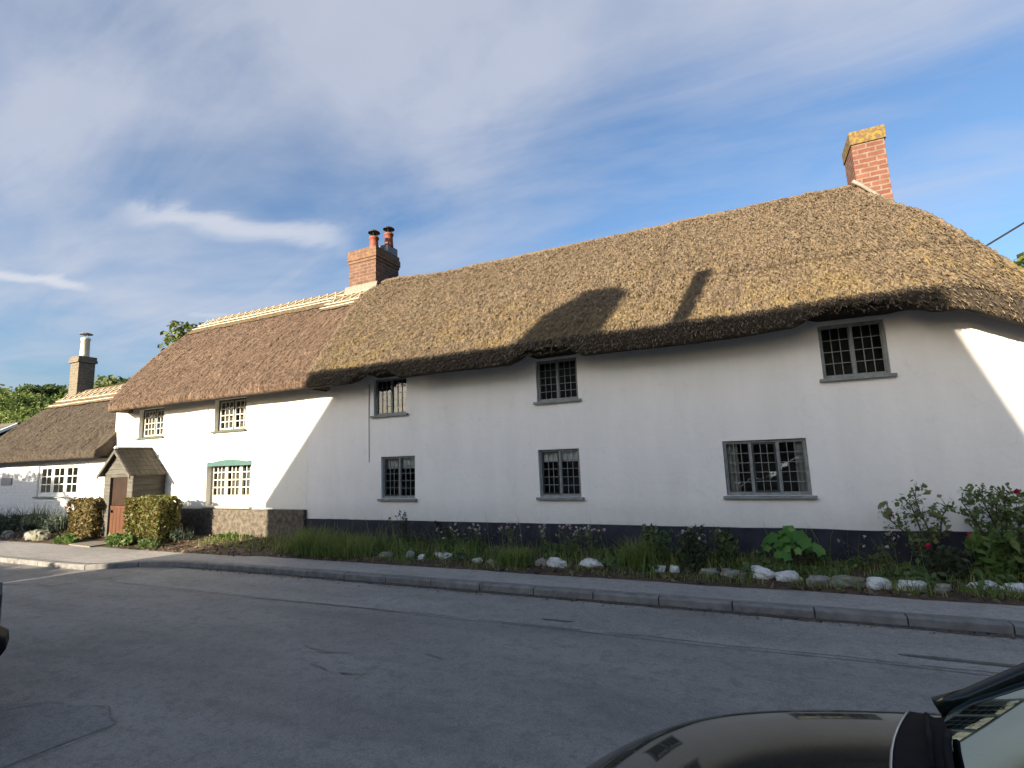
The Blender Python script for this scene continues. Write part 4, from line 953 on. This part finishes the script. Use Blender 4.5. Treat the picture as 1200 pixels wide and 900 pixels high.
# ------------------------------------------------------------------ verge: stones, grass, weeds, roses
def stone(c, sx_, sy_, sz_, mat, label, seed, group='stones edging the verge'):
    r = random.Random(seed); V = []; F = []; nu, nv = 22, 14; ph = r.uniform(0,99); ph_e = r.uniform(.6,.95)
    for j in range(nv+1):
        t = math.pi*j/nv
        for i in range(nu):
            p = 2*math.pi*i/nu; d = Vector((math.sin(t)*math.cos(p),math.sin(t)*math.sin(p),math.cos(t)))
            # squared-off, broken block shape
            e = ph_e; q = Vector((math.copysign(abs(d.x)**e,d.x),math.copysign(abs(d.y)**e,d.y),math.copysign(abs(d.z)**e,d.z)))
            k = 1+.36*mn.noise((d.x*1.2+ph,d.y*1.2,d.z*1.2))+.16*mn.noise((d.x*3+ph,d.y*3,d.z*3))+.06*mn.noise((d.x*8+ph,d.y*8,d.z*8))
            V.append((c[0]+q.x*sx_*k, c[1]+q.y*sy_*k, c[2]+q.z*sz_*k))
    for j in range(nv):
        for i in range(nu): F.append((j*nu+i,(j+1)*nu+i,(j+1)*nu+(i+1)%nu,j*nu+(i+1)%nu))
    a = r.uniform(-.3,.3); Vr = []
    for v in V:
        x, y, z = v[0]-c[0], v[1]-c[1], v[2]-c[2]; b = r.uniform(0,0)+a*.5
        Vr.append((c[0]+x*math.cos(a)-y*math.sin(a), c[1]+x*math.sin(a)+y*math.cos(a), c[2]+z+x*b*.5))
    o = link_mesh('verge_stone', Vr, F, mat, base=(c[0],c[1],c[2]-sz_))
    return tag(o, label, 'stone', group)
SW, SG, SM = M['stone_white'], M['stone_grey'], M['stone_mossy']
# (pixel-free plan positions x, y, half length, half height, material, label)
ST = [(-5.56,6.98,.13,.075,SG,'pale grey stone lying on grass, first of the row after the tall grass'),
 (-5.12,7.02,.12,.085,SG,'upright grey stone, second in the row from the tall grass'),
 (-4.86,7.02,.09,.055,SW,'small white stone right of the upright grey stone'),
 (-4.52,7.10,.17,.055,SW,'flat whitish slab below the left leaded windows'),
 (-4.2,7.05,.14,.05,SG,'flat grey stone beside the whitish slab'),
 (-3.86,7.0,.08,.06,SW,'small round white stone left of the dense green tuft'),
 (-3.62,6.98,.08,.045,SG,'small grey stone touching the dense green tuft'),
 (-2.86,7.05,.09,.08,SG,'small mossy grey stone against the pointed white boulder'),
 (-2.62,7.03,.15,.095,SW,'pointed white boulder below the middle ground-floor window'),
 (-2.12,7.07,.17,.075,SW,'long white block right of the pointed white boulder'),
 (-1.80,7.07,.09,.045,SG,'low grey stone half covered by grass right of the long white block'),
 (-1.22,7.05,.09,.065,SW,'small white stone half hidden by dark weeds, left one'),
 (-1.02,7.06,.07,.065,SW,'small white stone half hidden by dark weeds, right one'),
 (-.60,7.07,.12,.055,SG,'greyish stone under the dark flowering weed'),
 (-.30,7.05,.17,.055,SG,'long flat grey stone left of the big white boulder'),
 (.0,7.0,.145,.105,SW,'biggest white boulder, rounded, left of the large-leaved plant'),
 (.27,6.95,.14,.085,SW,'tilted white block touching the biggest white boulder'),
 (.56,6.88,.13,.075,SG,'grey white wedge stone in front of the large-leaved plant'),
 (.84,6.88,.17,.09,SM,'broad mossy brown stone right of the large-leaved plant'),
 (1.13,6.88,.12,.09,SW,'rounded white stone right of the broad mossy stone'),
 (1.42,6.90,.14,.075,SW,'squared white block left of the rose bushes'),
 (1.70,6.95,.08,.06,SG,'small grey stone under the rose bushes'),
 (2.08,7.08,.15,.06,SW,'long low white stone below the roses'),
 (2.36,7.08,.14,.06,SW,'flat white stone below the tall green plant'),
 (2.74,7.12,.15,.09,SW,'tall white stone at the right edge of the photo')]
for k, (x, y, a, h, m, lb) in enumerate(ST):
    stone((x,y,soil_z(x,y)+h*.42), a*.95, a*.5, h*.8, m, lb, k*7+1)
STL = [(-20.3,6.93,.22,.11,SG,'grey rock at the far left end of the row before the lavender'),(-19.55,6.9,.22,.13,SG,'tall grey rock in front of the dark lavender'),(-18.75,6.88,.30,.14,SG,'largest grey rock before the lavender below the plaque'),(-17.55,6.86,.18,.10,SG,'small pale rock in front of the widest lavender'),
 (-16.35,6.82,.2,.12,SG,'leaning grey rock left of the golden hedge'),(-15.8,6.78,.26,.15,SM,'big rounded rock next to the golden hedge')]
for k, (x, y, a, h, m, lb) in enumerate(STL):
    stone((x,y,soil_z(x,y)+h*.5), a, a*.6, h, m, lb, k*5+300, 'rocks in front of the low cottage')

# grass: density varies along the verge
def grass_patch(n, x0, x1, y0, y1, h, w=.006, lean=.35, clumpy=True):
    X = rng.uniform(x0,x1,n); Y = rng.uniform(y0,y1,n)
    if clumpy:
        k = np.array([mn.noise((a*3.2,b*3.2,7)) for a,b in zip(X,Y)]) > rng.normal(-.05,.25,n); X, Y = X[k], Y[k]
    P = np.stack([X,Y,np.array([soil_z(a,b)-.01 for a,b in zip(X,Y)])],1)
    hh = h*np.array([.75+.6*(mn.noise((a*2.1,b*2.1,3))*.5+.5) for a,b in zip(X,Y)])
    return blades(P, hh, w, lean)
parts = [grass_patch(2000,-8.0,-5.7,6.75,7.6,.33,.006,.36), grass_patch(1100,-7.4,-6.2,6.72,7.2,.32,.006,.45),
 grass_patch(900,-5.8,-4.0,6.95,7.7,.24), grass_patch(900,-5.8,-3.0,6.66,7.0,.11,.005,.6), grass_patch(1050,-4.2,-1.4,7.0,7.7,.19), grass_patch(900,-2.6,.8,6.68,7.0,.10,.005,.6),
 grass_patch(1000,-1.6,.4,7.05,7.7,.20), grass_patch(1000,.4,3.3,7.0,7.7,.15), grass_patch(1300,.9,3.3,6.70,7.0,.12,.005,.6), grass_patch(200,-8.2,3.2,7.3,7.9,.50,.0035,.4,False), grass_patch(700,-10.5,-8.0,6.9,7.8,.16)]
V, F = cat(parts); tag(link_mesh('verge_grass', V, F, M['grass']), 'long unmown grass growing along the foot of the white wall', 'grass', kind='stuff')
# low broad weeds as ground cover
P = []
for k in range(170):
    x = rng.uniform(-8,3.3); y = rng.uniform(6.95,7.85); P.append(ell(26,(x,y,soil_z(x,y)+.05),(.13,.1,.09),.1))
V, F = leaf_quads(np.concatenate(P), .06, .8, 1.7); tag(link_mesh('ground_cover', V, F, M['weed']), 'low leafy weeds between the stones and the plinth', 'ground cover', kind='stuff')
X = np.concatenate([rng.uniform(-12,-8.2,900), rng.uniform(-8,3.3,700), rng.uniform(-21,-15.4,500)]); Y = np.concatenate([rng.uniform(6.45,7.7,900), rng.uniform(6.6,7.0,700), rng.uniform(6.5,7.0,500)])
Pz = np.stack([X,Y,np.array([max(.09,soil_z(a,b))+.012 for a,b in zip(X,Y)])],1)
V, F = leaf_quads(Pz, .05, 2.5, 1.8); tag(link_mesh('leaf_litter', V, F, M['litter']), 'dry leaf litter and crumbs of soil scattered on the bed', 'litter', kind='stuff')
X = rng.uniform(-8.5,3.5,1100); Y = np.array([kerb_y(a)-abs(rng.normal(0,.09))-.015 for a in X]); Z = np.full(1100,.014)
V, F = leaf_quads(np.stack([X,Y,Z],1), .024, 3, 1.8); tag(link_mesh('gutter_litter', V, F, M['litter']), 'dry leaves and grit lying along the gutter', 'litter', kind='stuff')

def tuft(c, n, h, w, label, mat='grass', spread=.12, cat_='grass tuft'):
    P = np.stack([rng.normal(c[0],spread,n),rng.normal(c[1],spread*.7,n),np.full(n,soil_z(*c)-.01)],1)
    V, F = blades(P, h, w, .6); o = link_mesh('grass_tuft', V, F, M[mat], base=(c[0],c[1],soil_z(*c)))
    return tag(o, label, cat_, 'grass tufts on the verge')
tuft((-3.22,6.98), 420, .25, .006, 'dense bright green tuft left of the pointed white boulder')
tuft((-7.25,6.95), 460, .40, .006, 'dense tall green tuft just right of the step in the plinth')
tuft((-1.45,7.2), 380, .38, .006, 'tall grey green tuft right of the long white block')

def leafy_plant(name, c, h, nst, leaf, mat, label, spread=.25, leaves=30, cat_='plant', group=None, flowers=0, fmat=None, fsize=.018, fspread=.05, frange=.25, smat='stem', seeds=False, lo=.1):
    z0 = soil_z(*c); t = thing(name, (c[0],c[1],z0), label, cat_, group); mb = MB(); LP = []; FP = []
    for k in range(nst):
        a = rng.uniform(0,6.283); l = abs(rng.normal(0,spread)); hh = h*rng.uniform(.65,1.05)
        pts = [(c[0]+.04*math.cos(a),c[1]+.03*math.sin(a),z0-.02),(c[0]+l*.45*math.cos(a),c[1]+l*.3*math.sin(a),z0+hh*.5),(c[0]+l*math.cos(a),c[1]+l*.6*math.sin(a),z0+hh)]
        mb.tube(pts,.006,4,.003)
        for q in range(leaves):
            u = rng.uniform(lo,1)**.8; p = np.array(pts[1])*(1-u)*2*u+np.array(pts[0])*(1-u)**2+np.array(pts[2])*u*u
            LP.append(p+rng.normal(0,1,3)*np.array([.055,.045,.035])*(1.25-u))
        if flowers:
            tip = np.array(pts[2])
            FP.append([])
            for q in range(flowers): FP[-1].append(tip+rng.normal(0,1,3)*fspread+np.array([0,0,-abs(rng.normal(0,frange))*.4]))
    build(mb,'stems',M[smat],t)
    V, F = leaf_quads(np.array(LP), leaf, .5, 1.9); link_mesh('leaves', V, F, M[mat], t)
    if FP:
        for G_ in FP:
            V, F = cat([leaf_quads(np.repeat([p],5,0)+rng.normal(0,fsize*.3,(5,3)), fsize, .2, 1.2) for p in G_])
            link_mesh('flower_head' if not seeds else 'seed_head', V, F, fmat, t)
    return t
# pink wild flowers before the plinth
for k, (x, y, h, lb) in enumerate([(-4.55,7.45,.40,'pale pink wildflower near the whitish slab'),(-4.1,7.5,.45,'pale pink wildflower left of the dense green tuft'),(-3.55,7.45,.48,'pale pink wildflower behind the dense green tuft'),
   (-3.0,7.5,.42,'pale pink wildflower left of the pointed white boulder'),(-2.6,7.5,.45,'pale pink wildflower behind the pointed white boulder'),(-2.25,7.45,.44,'pale pink wildflower behind the long white block')]):
    leafy_plant('wildflower', (x,y), h, 11, .035, 'weed', lb, .17, 8, 'flower', 'pink wildflowers', 3, M['petal_pink'], .022, .008, .0)
leafy_plant('flowering_weed', (-1.28,7.3), .50, 14, .05, 'weed', 'bushy green weed with dark buds right of the middle window', .16, 40, 'plant', None, 2, M['seed'], .02, .008, 0, seeds=True)
leafy_plant('flowering_weed', (-.78,7.12), .55, 18, .045, 'darkleaf', 'dark dusty weed with pink flowers leaning over the stones', .17, 46, 'plant', None, 2, M['petal_pink'], .022, .008, 0)
leafy_plant('flowering_weed', (-.35,7.5), .5, 12, .05, 'weed', 'green weed with tall dark seed heads left of the large-leaved plant', .22, 32, 'plant', None, 3, M['seed'], .024, .01, 0, seeds=True)
leafy_plant('flowering_weed', (-5.55,7.5), .62, 12, .035, 'darkleaf', 'tall dark weed with seed heads under the lower left leaded window', .2, 18, 'plant', None, 4, M['seed'], .016, .01, 0, seeds=True)
leafy_plant('flowering_weed', (-4.8,7.6), .42, 12, .045, 'darkleaf', 'dark leafy weed against the plinth left of the wildflowers', .3, 30, 'plant')
leafy_plant('flowering_weed', (1.35,7.6), .42, 8, .035, 'weed', 'thin weed with small white flowers left of the rose bushes', .2, 8, 'plant', None, 1, M['petal_pink'], .03, .03, .1)
leafy_plant('foxglove', (2.28,7.35), .52, 16, .075, 'lowgreen', 'tall light green leafy plant in front of the big rose bush', .17, 34, 'plant')
leafy_plant('shrub', (2.62,7.5), .46, 16, .06, 'rose', 'dark green leafy shrub against the plinth right of the tall green plant', .22, 40, 'bush')
leafy_plant('shrub', (1.85,7.35), .35, 16, .055, 'darkleaf', 'low dark shrub under the smaller rose bush', .24, 34, 'bush')

# large-leaved mallow: lobed leaves on stalks
z0 = soil_z(.36,7.4); t = thing('mallow_plant', (.36,7.4,z0), 'large-leaved bright green plant against the black plinth', 'plant'); mb = MB(); LV = []; LF = []
for k in range(46):
    a = rng.uniform(0,6.283); rr = math.sqrt(rng.uniform(.03,1)); cx = .36+.37*rr*math.cos(a); cy = 7.38+.24*rr*math.sin(a); cz = z0+.12+.34*math.sqrt(max(0,1-rr*rr*.85))*rng.uniform(.35,1.08)
    mb.tube([(.36+rng.normal(0,.03),7.4,z0),((.36+cx)/2,(7.4+cy)/2,z0+cz*.35),(cx,cy,cz-.01)],.005,4)
    L = rng.uniform(.055,.105); ax = rng.uniform(0,6.283); nrm = Vector((.75*(cx-.36)/.37+rng.normal(0,.4), -.75+rng.normal(0,.35)+.5*(cy-7.4)/.25, .75)).normalized(); u = nrm.orthogonal().normalized(); u.rotate(__import__('mathutils').Quaternion(nrm,ax)); v = nrm.cross(u); o = len(LV)
    LV.append((cx,cy,cz)); m = 15
    for q in range(m):
        th = 2*math.pi*q/m; r_l = L*(.82+.2*math.cos(5*th)) ; pnt = Vector((cx,cy,cz))+u*math.cos(th)*r_l+v*math.sin(th)*r_l-nrm*(.22*L*(1+.5*math.cos(5*th))); LV.append(tuple(pnt))
    for q in range(m): LF.append((o,o+1+q,o+1+(q+1)%m))
build(mb,'stalks',M['stem'],t); link_mesh('leaves', LV, LF, M['bigleaf'], t, smooth=True)

def rose(c, canes, label, cat_='rose bush', leafn=30, blooms=()):
    z0 = soil_z(*c); t = thing('rose_bush', (c[0],c[1],z0), label, cat_, 'rose bushes'); mb = MB(); LP = []
    for cane in canes:
        P = [Vector((c[0]+rng.normal(0,.03),c[1]+rng.normal(0,.03),z0-.02))]+[Vector(q) for q in cane]
        mb.tube(P,.012,5,.004)
        for a,b in zip(P[:-1],P[1:]):
            if b.z < z0+.3: continue
            for k in range(7):
                u = rng.uniform(0,1); q = a.lerp(b,u); d = Vector((rng.normal(),rng.normal(0,.7),rng.normal(.4,.6))).normalized()*rng.uniform(.08,.2)
                mb.tube([q,q+d*.6+Vector((0,0,.015)),q+d],.004,4,.002)
                for s in range(max(2,leafn//5)): LP.append(np.array(q+d*rng.uniform(.3,1.1))+rng.normal(0,.032,3))
    build(mb,'canes',M['stem'],t); V, F = leaf_quads(np.array(LP), .045, .4, 1.6); link_mesh('leaves', V, F, M['rose'], t)
    for b in blooms:
        parts = []
        for k in range(26):
            d = rng.normal(size=3); d /= np.linalg.norm(d); parts.append(leaf_quads(np.array([np.array(b)+d*.02]), .034, .2, 1.1))
        V, F = cat(parts); link_mesh('bloom', V, F, M['petal_red'], t)
    return t
rose((1.78,7.62), [[(1.62,7.5,.55),(1.42,7.45,.76),(1.36,7.4,.84)],[(1.72,7.5,.6),(1.66,7.5,.9),(1.58,7.48,1.02)],[(1.8,7.5,.6),(1.72,7.45,.85),(1.68,7.45,1.10)],[(1.9,7.55,.6),(1.93,7.5,.8),(1.98,7.45,.92)],[(1.7,7.45,.45),(1.58,7.4,.6)]],
     'smaller loose rose bush with a magenta bloom on its left', leafn=34, blooms=[(1.41,7.38,.83),(1.71,7.3,.50)])
rose((2.45,7.7), [[(2.3,7.55,.6),(2.18,7.5,.85),(2.12,7.5,.98)],[(2.4,7.55,.7),(2.32,7.5,.95),(2.3,7.5,1.13)],[(2.5,7.55,.7),(2.5,7.5,.95),(2.48,7.5,1.12)],[(2.6,7.55,.65),(2.66,7.5,.9),(2.68,7.5,1.03)],[(2.7,7.6,.6),(2.82,7.55,.75),(2.95,7.5,.84)],[(2.45,7.5,.55),(2.4,7.45,.8),(2.4,7.42,.95)],[(2.55,7.5,.55),(2.58,7.45,.78),(2.6,7.42,.9)],[(2.3,7.5,.5),(2.22,7.45,.7)],[(2.8,7.5,.55),(2.95,7.45,.65)]],
     'larger dense rose bush with crimson blooms beside the wall', leafn=58, blooms=[(2.58,7.38,1.08),(2.79,7.38,.96),(2.12,7.36,.62)])

# ------------------------------------------------------------------ cars
def car(label, x0, length, y0, y1, paint, direction=-1, group='parked cars', tail=None):
    """direction -1: nose towards -X. x0 = nose x. Built in local l (0 nose .. length tail), mapped to world."""
    yc = (y0+y1)/2; hw = (y1-y0)/2
    X = (lambda l: x0+l) if direction < 0 else (lambda l: x0-l)
    sgn = 1 if direction < 0 else -1
    t = thing('parked_car', (X(length/2),yc,0), label, 'car', group)
    k = length/4.1
    # body loft: l, half width factor, top z at centre, top z at wing edge, bottom
    S = [(0,.60,.46,.42,.26),(.03,.74,.52,.46,.24),(.10,.84,.60,.52,.22),(.22,.885,.66,.58,.21),(.40,.945,.765,.695,.20),(.62,.99,.85,.79,.20),(.90,1,.905,.845,.20),(1.22,1,.95,.885,.20),(1.5,1,.965,.91,.20),(2.2,1,.96,.925,.20),(3.0,1,.965,.94,.20),(3.55,.985,.97,.95,.20),(3.85,.94,.96,.93,.22),(4.0,.88,.93,.88,.25),(4.07,.80,.84,.78,.30),(4.1,.70,.70,.66,.36)]
    prof = []
    def sec(l,w,zt,ze,zb):
        W_ = hw*w; zm = zb+(ze-zb)*.45
        half = [(W_*.90,zb),(W_*.985,zb+.07),(W_,zm),(W_*.995,zm+(ze-zm)*.55),(W_*.975,ze-.035),(W_*.945,ze-.008),(W_*.90,ze+(zt-ze)*.22),(W_*.78,ze+(zt-ze)*.55),(W_*.5,ze+(zt-ze)*.88),(0,zt)]
        pts = [(-a,b) for a,b in half]+[(a,b) for a,b in reversed(half[:-1])]
        return [(X(l*k), yc+a, b) for a,b in pts]
    # interpolate stations for smoothness
    ls = [s[0] for s in S]; L2 = list(np.linspace(0,4.1,70)); rows = []
    par = np.array([[float(np.interp(l,ls,[s[q] for s in S])) for q in (1,2,3,4)] for l in L2]); raw = par.copy()
    for _ in range(8):
        par[1:-1] = (par[:-2]+2*par[1:-1]+par[2:])/4
    for l, pv in zip(L2, par): rows.append(sec(l,*pv))
    for l in []: rows.append(sec(l,*[float(np.interp(l,ls,[s[q] for s in S])) for q in (1,2,3,4)]))
    V = [p for r in rows for p in r]; n = len(rows[0]); F = []
    for i in range(len(rows)-1):
        for j in range(n-1): F.append((i*n+j,(i+1)*n+j,(i+1)*n+j+1,i*n+j+1))
    F.append(tuple(range(n))); F.append(tuple((len(rows)-1)*n+j for j in range(n)))
    body = link_mesh('body', V, F, paint, t, smooth=True)
    m = body.modifiers.new('s','SUBSURF'); m.levels = 1; m.render_levels = 1
    # greenhouse
    G = [(1.18,.90,.935,.90,.945),(1.60,.86,.93,.78,1.22),(1.98,.83,.93,.70,1.39),(2.5,.83,.94,.69,1.44),(3.1,.83,.95,.68,1.42),(3.5,.82,.955,.68,1.36),(3.92,.80,.96,.72,1.02)]
    def gy(w): return hw*w
    roof = []
    for l,wb,zb,wt,zt in G[2:6]: roof.append([(X(l*k),yc+a*gy(wt),zt-.05*abs(a)**3) for a in (-1,-.7,-.35,0,.35,.7,1)])
    V = [p for r in roof for p in r]; F = [(i*7+j,(i+1)*7+j,(i+1)*7+j+1,i*7+j+1) for i in range(3) for j in range(6)]
    rf = link_mesh('roof', V, F, paint, t, smooth=True); mm = rf.modifiers.new('so','SOLIDIFY'); mm.thickness = .03
    # windscreen: bowed sheet whose foot curves forward at the centre
    def screen(l0,z0,w0,l1,z1,w1,bow,name):
        V = []; nu, nv = 14, 8
        for j in range(nv+1):
            u = j/nv; l = l0+(l1-l0)*u; z = z0+(z1-z0)*u; w = hw*(w0+(w1-w0)*u); b = bow*(1-.5*u)
            for i in range(nu+1):
                a = -1+2*i/nu; V.append((X((l-b*(1-a*a))*k), yc+a*w, z-(.05*abs(a)**3 if u > .9 else 0)-(0 if u > .9 else .0)))
        F = [(j*(nu+1)+i,j*(nu+1)+i+1,(j+1)*(nu+1)+i+1,(j+1)*(nu+1)+i) for j in range(nv) for i in range(nu)]
        return link_mesh(name, V, F, M['car_glass'], t, smooth=True)
    screen(1.29,.935,.88,1.98,1.40,.71,.19,'windscreen'); screen(3.93,1.0,.80,3.5,1.37,.68,-.06,'rear_window')
    for sg in (1,-1):
        sw = MB()
        P = [(1.42,.945,.875),(2.0,.95,.85),(2.62,.955,.84),(3.2,.96,.83),(3.7,.965,.82)]; Q = [(1.44,.965,.87),(2.05,1.385,.715),(2.62,1.42,.70),(3.2,1.39,.69),(3.55,1.30,.70)]
        for i in range(4): 
            a,b,c_,d_ = P[i],P[i+1],Q[i+1],Q[i]; sw.quad(*[(X(q[0]*k),yc+sg*hw*q[2],q[1]) for q in (a,b,c_,d_)])
        build(sw,'side_window',M['car_glass'],t)
        # pillars
        pm = MB(); f3 = lambda l,z,w: (X(l*k),yc+sg*hw*w,z)
        pm.tube([f3(1.255,.915,.895),f3(1.33,.955,.88),f3(1.64,1.18,.805),f3(1.98,1.395,.705)],.026,8); pm.tube([f3(2.62,.94,.85),f3(2.64,1.43,.70)],.035,6); pm.tube([f3(3.75,.95,.83),f3(3.5,1.37,.68)],.06,6); pm.tube([f3(2.0,1.37,.705),f3(2.6,1.455,.695),f3(3.1,1.42,.685),f3(3.5,1.35,.68)],.03,6)
        build(pm,'pillar',paint,t,smooth=True)
        mi = MB(); c = f3(1.62,1.0,1.06); mi.lathe((0,0,0),[(.02,-.07),(.08,-.05),(.09,0),(.08,.05),(.02,.07)],12); mi.v = [(c[0]+p[0]*.7,c[1]+p[1]*1.0,c[2]+p[2]) for p in mi.v]; mi.tube([f3(1.6,.96,.9),(c[0],c[1],c[2]-.02)],.025,6); build(mi,'wing_mirror',M['plastic'],t,smooth=True)
        # lamps
        hl = MB()
        hl.add([f3(.05,.42,.76),f3(.09,.46,.82),f3(.19,.52,.89),f3(.15,.45,.885),f3(.07,.38,.79)],[(0,1,2,3,4)]); hb = build(hl,'headlight',M['lens'],t); ms = hb.modifiers.new('so','SOLIDIFY'); ms.thickness = .03; ms.offset = 1
        tl = MB(); tl.add([f3(3.86,.62,.955),f3(4.045,.62,.86),f3(4.02,.84,.875),f3(3.86,.90,.94)],[(0,1,2,3)]); tb = build(tl,'tail_light',tail or M['red_lens'],t); ms = tb.modifiers.new('so','SOLIDIFY'); ms.thickness = .035; ms.offset = 1
        for l in (.80,3.35):
            wm = MB(); c = f3(l,.31,.93); R = .31
            ring = [(R*.62,-.09),(R*.93,-.10),(R,-.06),(R,.06),(R*.93,.10),(R*.62,.09)]
            def wheel(prof,mat,name,par,n=28):
                V = []; F = []
                for r,yy in prof:
                    for q in range(n): a = 2*math.pi*q/n; V.append((c[0]+r*math.cos(a),c[1]+yy,c[2]+r*math.sin(a)))
                for i in range(len(prof)-1):
                    for q in range(n): F.append((i*n+q,i*n+(q+1)%n,(i+1)*n+(q+1)%n,(i+1)*n+q))
                return link_mesh(name,V,F,mat,par,smooth=True)
            ty = wheel(ring,M['rubber'],'wheel',t); wheel([(R*.62,-.085),(R*.2,sg*.06),(R*.02,sg*.085)],M['alloy'],'rim',ty)
            ar = MB(); 
            pts = [(c[0]+.37*math.cos(a),yc+sg*hw*.992,c[2]+.37*math.sin(a)) for a in np.linspace(-.1,math.pi+.1,15)]; ar.tube(pts,.018,6); build(ar,'wheel_arch',M['plastic'],t,smooth=True)
    # bumper trim, cowl, wipers
    bp = MB(); bp.tube([(X(.30*k),yc-hw*.955,.36),(X(.06*k),yc-hw*.8,.36),(X(-.01*k),yc-hw*.4,.37),(X(-.015*k),yc,.37),(X(-.01*k),yc+hw*.4,.37),(X(.06*k),yc+hw*.8,.36),(X(.30*k),yc+hw*.955,.36)],.055,8); build(bp,'bumper',M['plastic'],t,smooth=True)
    bp = MB(); bp.tube([(X(3.75*k),yc-hw*.97,.50),(X(4.02*k),yc-hw*.84,.50),(X(4.12*k),yc-hw*.4,.50),(X(4.12*k),yc+hw*.4,.50),(X(4.02*k),yc+hw*.84,.50),(X(3.75*k),yc+hw*.97,.50)],.085,8); build(bp,'bumper',M['plastic'],t,smooth=True)
    cw_ = []; nu = 20; V = []
    for i in range(nu+1):
        a = -1+2*i/nu; w = hw*.875; lf = 1.215-.19*(1-a*a)-.03*abs(a)**6; lr = 1.29-.165*(1-a*a); zf = .975-.058*a*a-.02*abs(a)**6
        V += [(X(lf*k),yc+a*w,zf+.004),(X((lf*.4+lr*.6)*k),yc+a*w,zf+.002),(X(lr*k),yc+a*w*.985,zf+.012)]
    F = [q for i in range(nu) for q in ((3*i,3*i+3,3*i+4,3*i+1),(3*i+1,3*i+4,3*i+5,3*i+2))]
    link_mesh('cowl_panel', V, F, M['plastic'], t, smooth=True)
    ed = MB(); ed.tube([(v[0],v[1],v[2]+.002) for v in V[::3]],.003,5); build(ed,'bonnet_edge',M['alloy'],t,smooth=True)
    for a0,a1 in ((.70,.06),(.02,-.60)):
        wp = MB(); hwf = lambda a: (X((1.30-.17*(1-a*a))*k),yc+hw*a*.86,.985-.045*a*a)
        wp.tube([hwf(a0+(a1-a0)*q/8) for q in range(9)],.008,6); pm_ = hwf((a0+a1)/2)
        wp.tube([(X(1.20*k),yc+hw*(a0+.04),.945),(pm_[0]-sgn*.03,pm_[1],pm_[2]+.012)],.007,8,.005)
        build(wp,'wiper',M['plastic'],t,smooth=True)
    # cabin: dashboard, seats, wheel
    cb_ = MB(); cb_.box(min(X(1.35*k),X(1.75*k)),max(X(1.35*k),X(1.75*k)),yc-hw*.78,yc+hw*.78,.80,.955); build(cb_,'dashboard',M['cabin'],t,bevel=.04)
    for sg in (1,-1):
        for l in (2.35,3.15):
            st = MB(); a,b = sorted((X(l*k),X((l+.16)*k))); st.box(a,b,yc+sg*hw*.42-.23,yc+sg*hw*.42+.23,.5,1.12); a,b = sorted((X((l+.02)*k),X((l+.11)*k))); st.box(a,b,yc+sg*hw*.42-.12,yc+sg*hw*.42+.12,1.15,1.30); build(st,'seat',M['cabin'],t,bevel=.04)
    sw = MB(); c = Vector((X(1.92*k),yc-hw*.42,.93)); sw.tube([(c.x+.06*math.sin(a)*0+.09*math.sin(a),c.y+.18*math.cos(a),c.z+.16*math.sin(a)) for a in np.linspace(0,2*math.pi,25)],.014,6); build(sw,'steering_wheel',M['cabin'],t,smooth=True)
    return t
car('black parked car with its bonnet and windscreen at the bottom right corner', -.845, 4.1, .22, 1.98, M['paint_black'])
car('dark grey parked car, only its end showing at the left edge', -8.81, 4.1, .25, 1.98, M['paint_grey'], tail=M['casement_dark'])
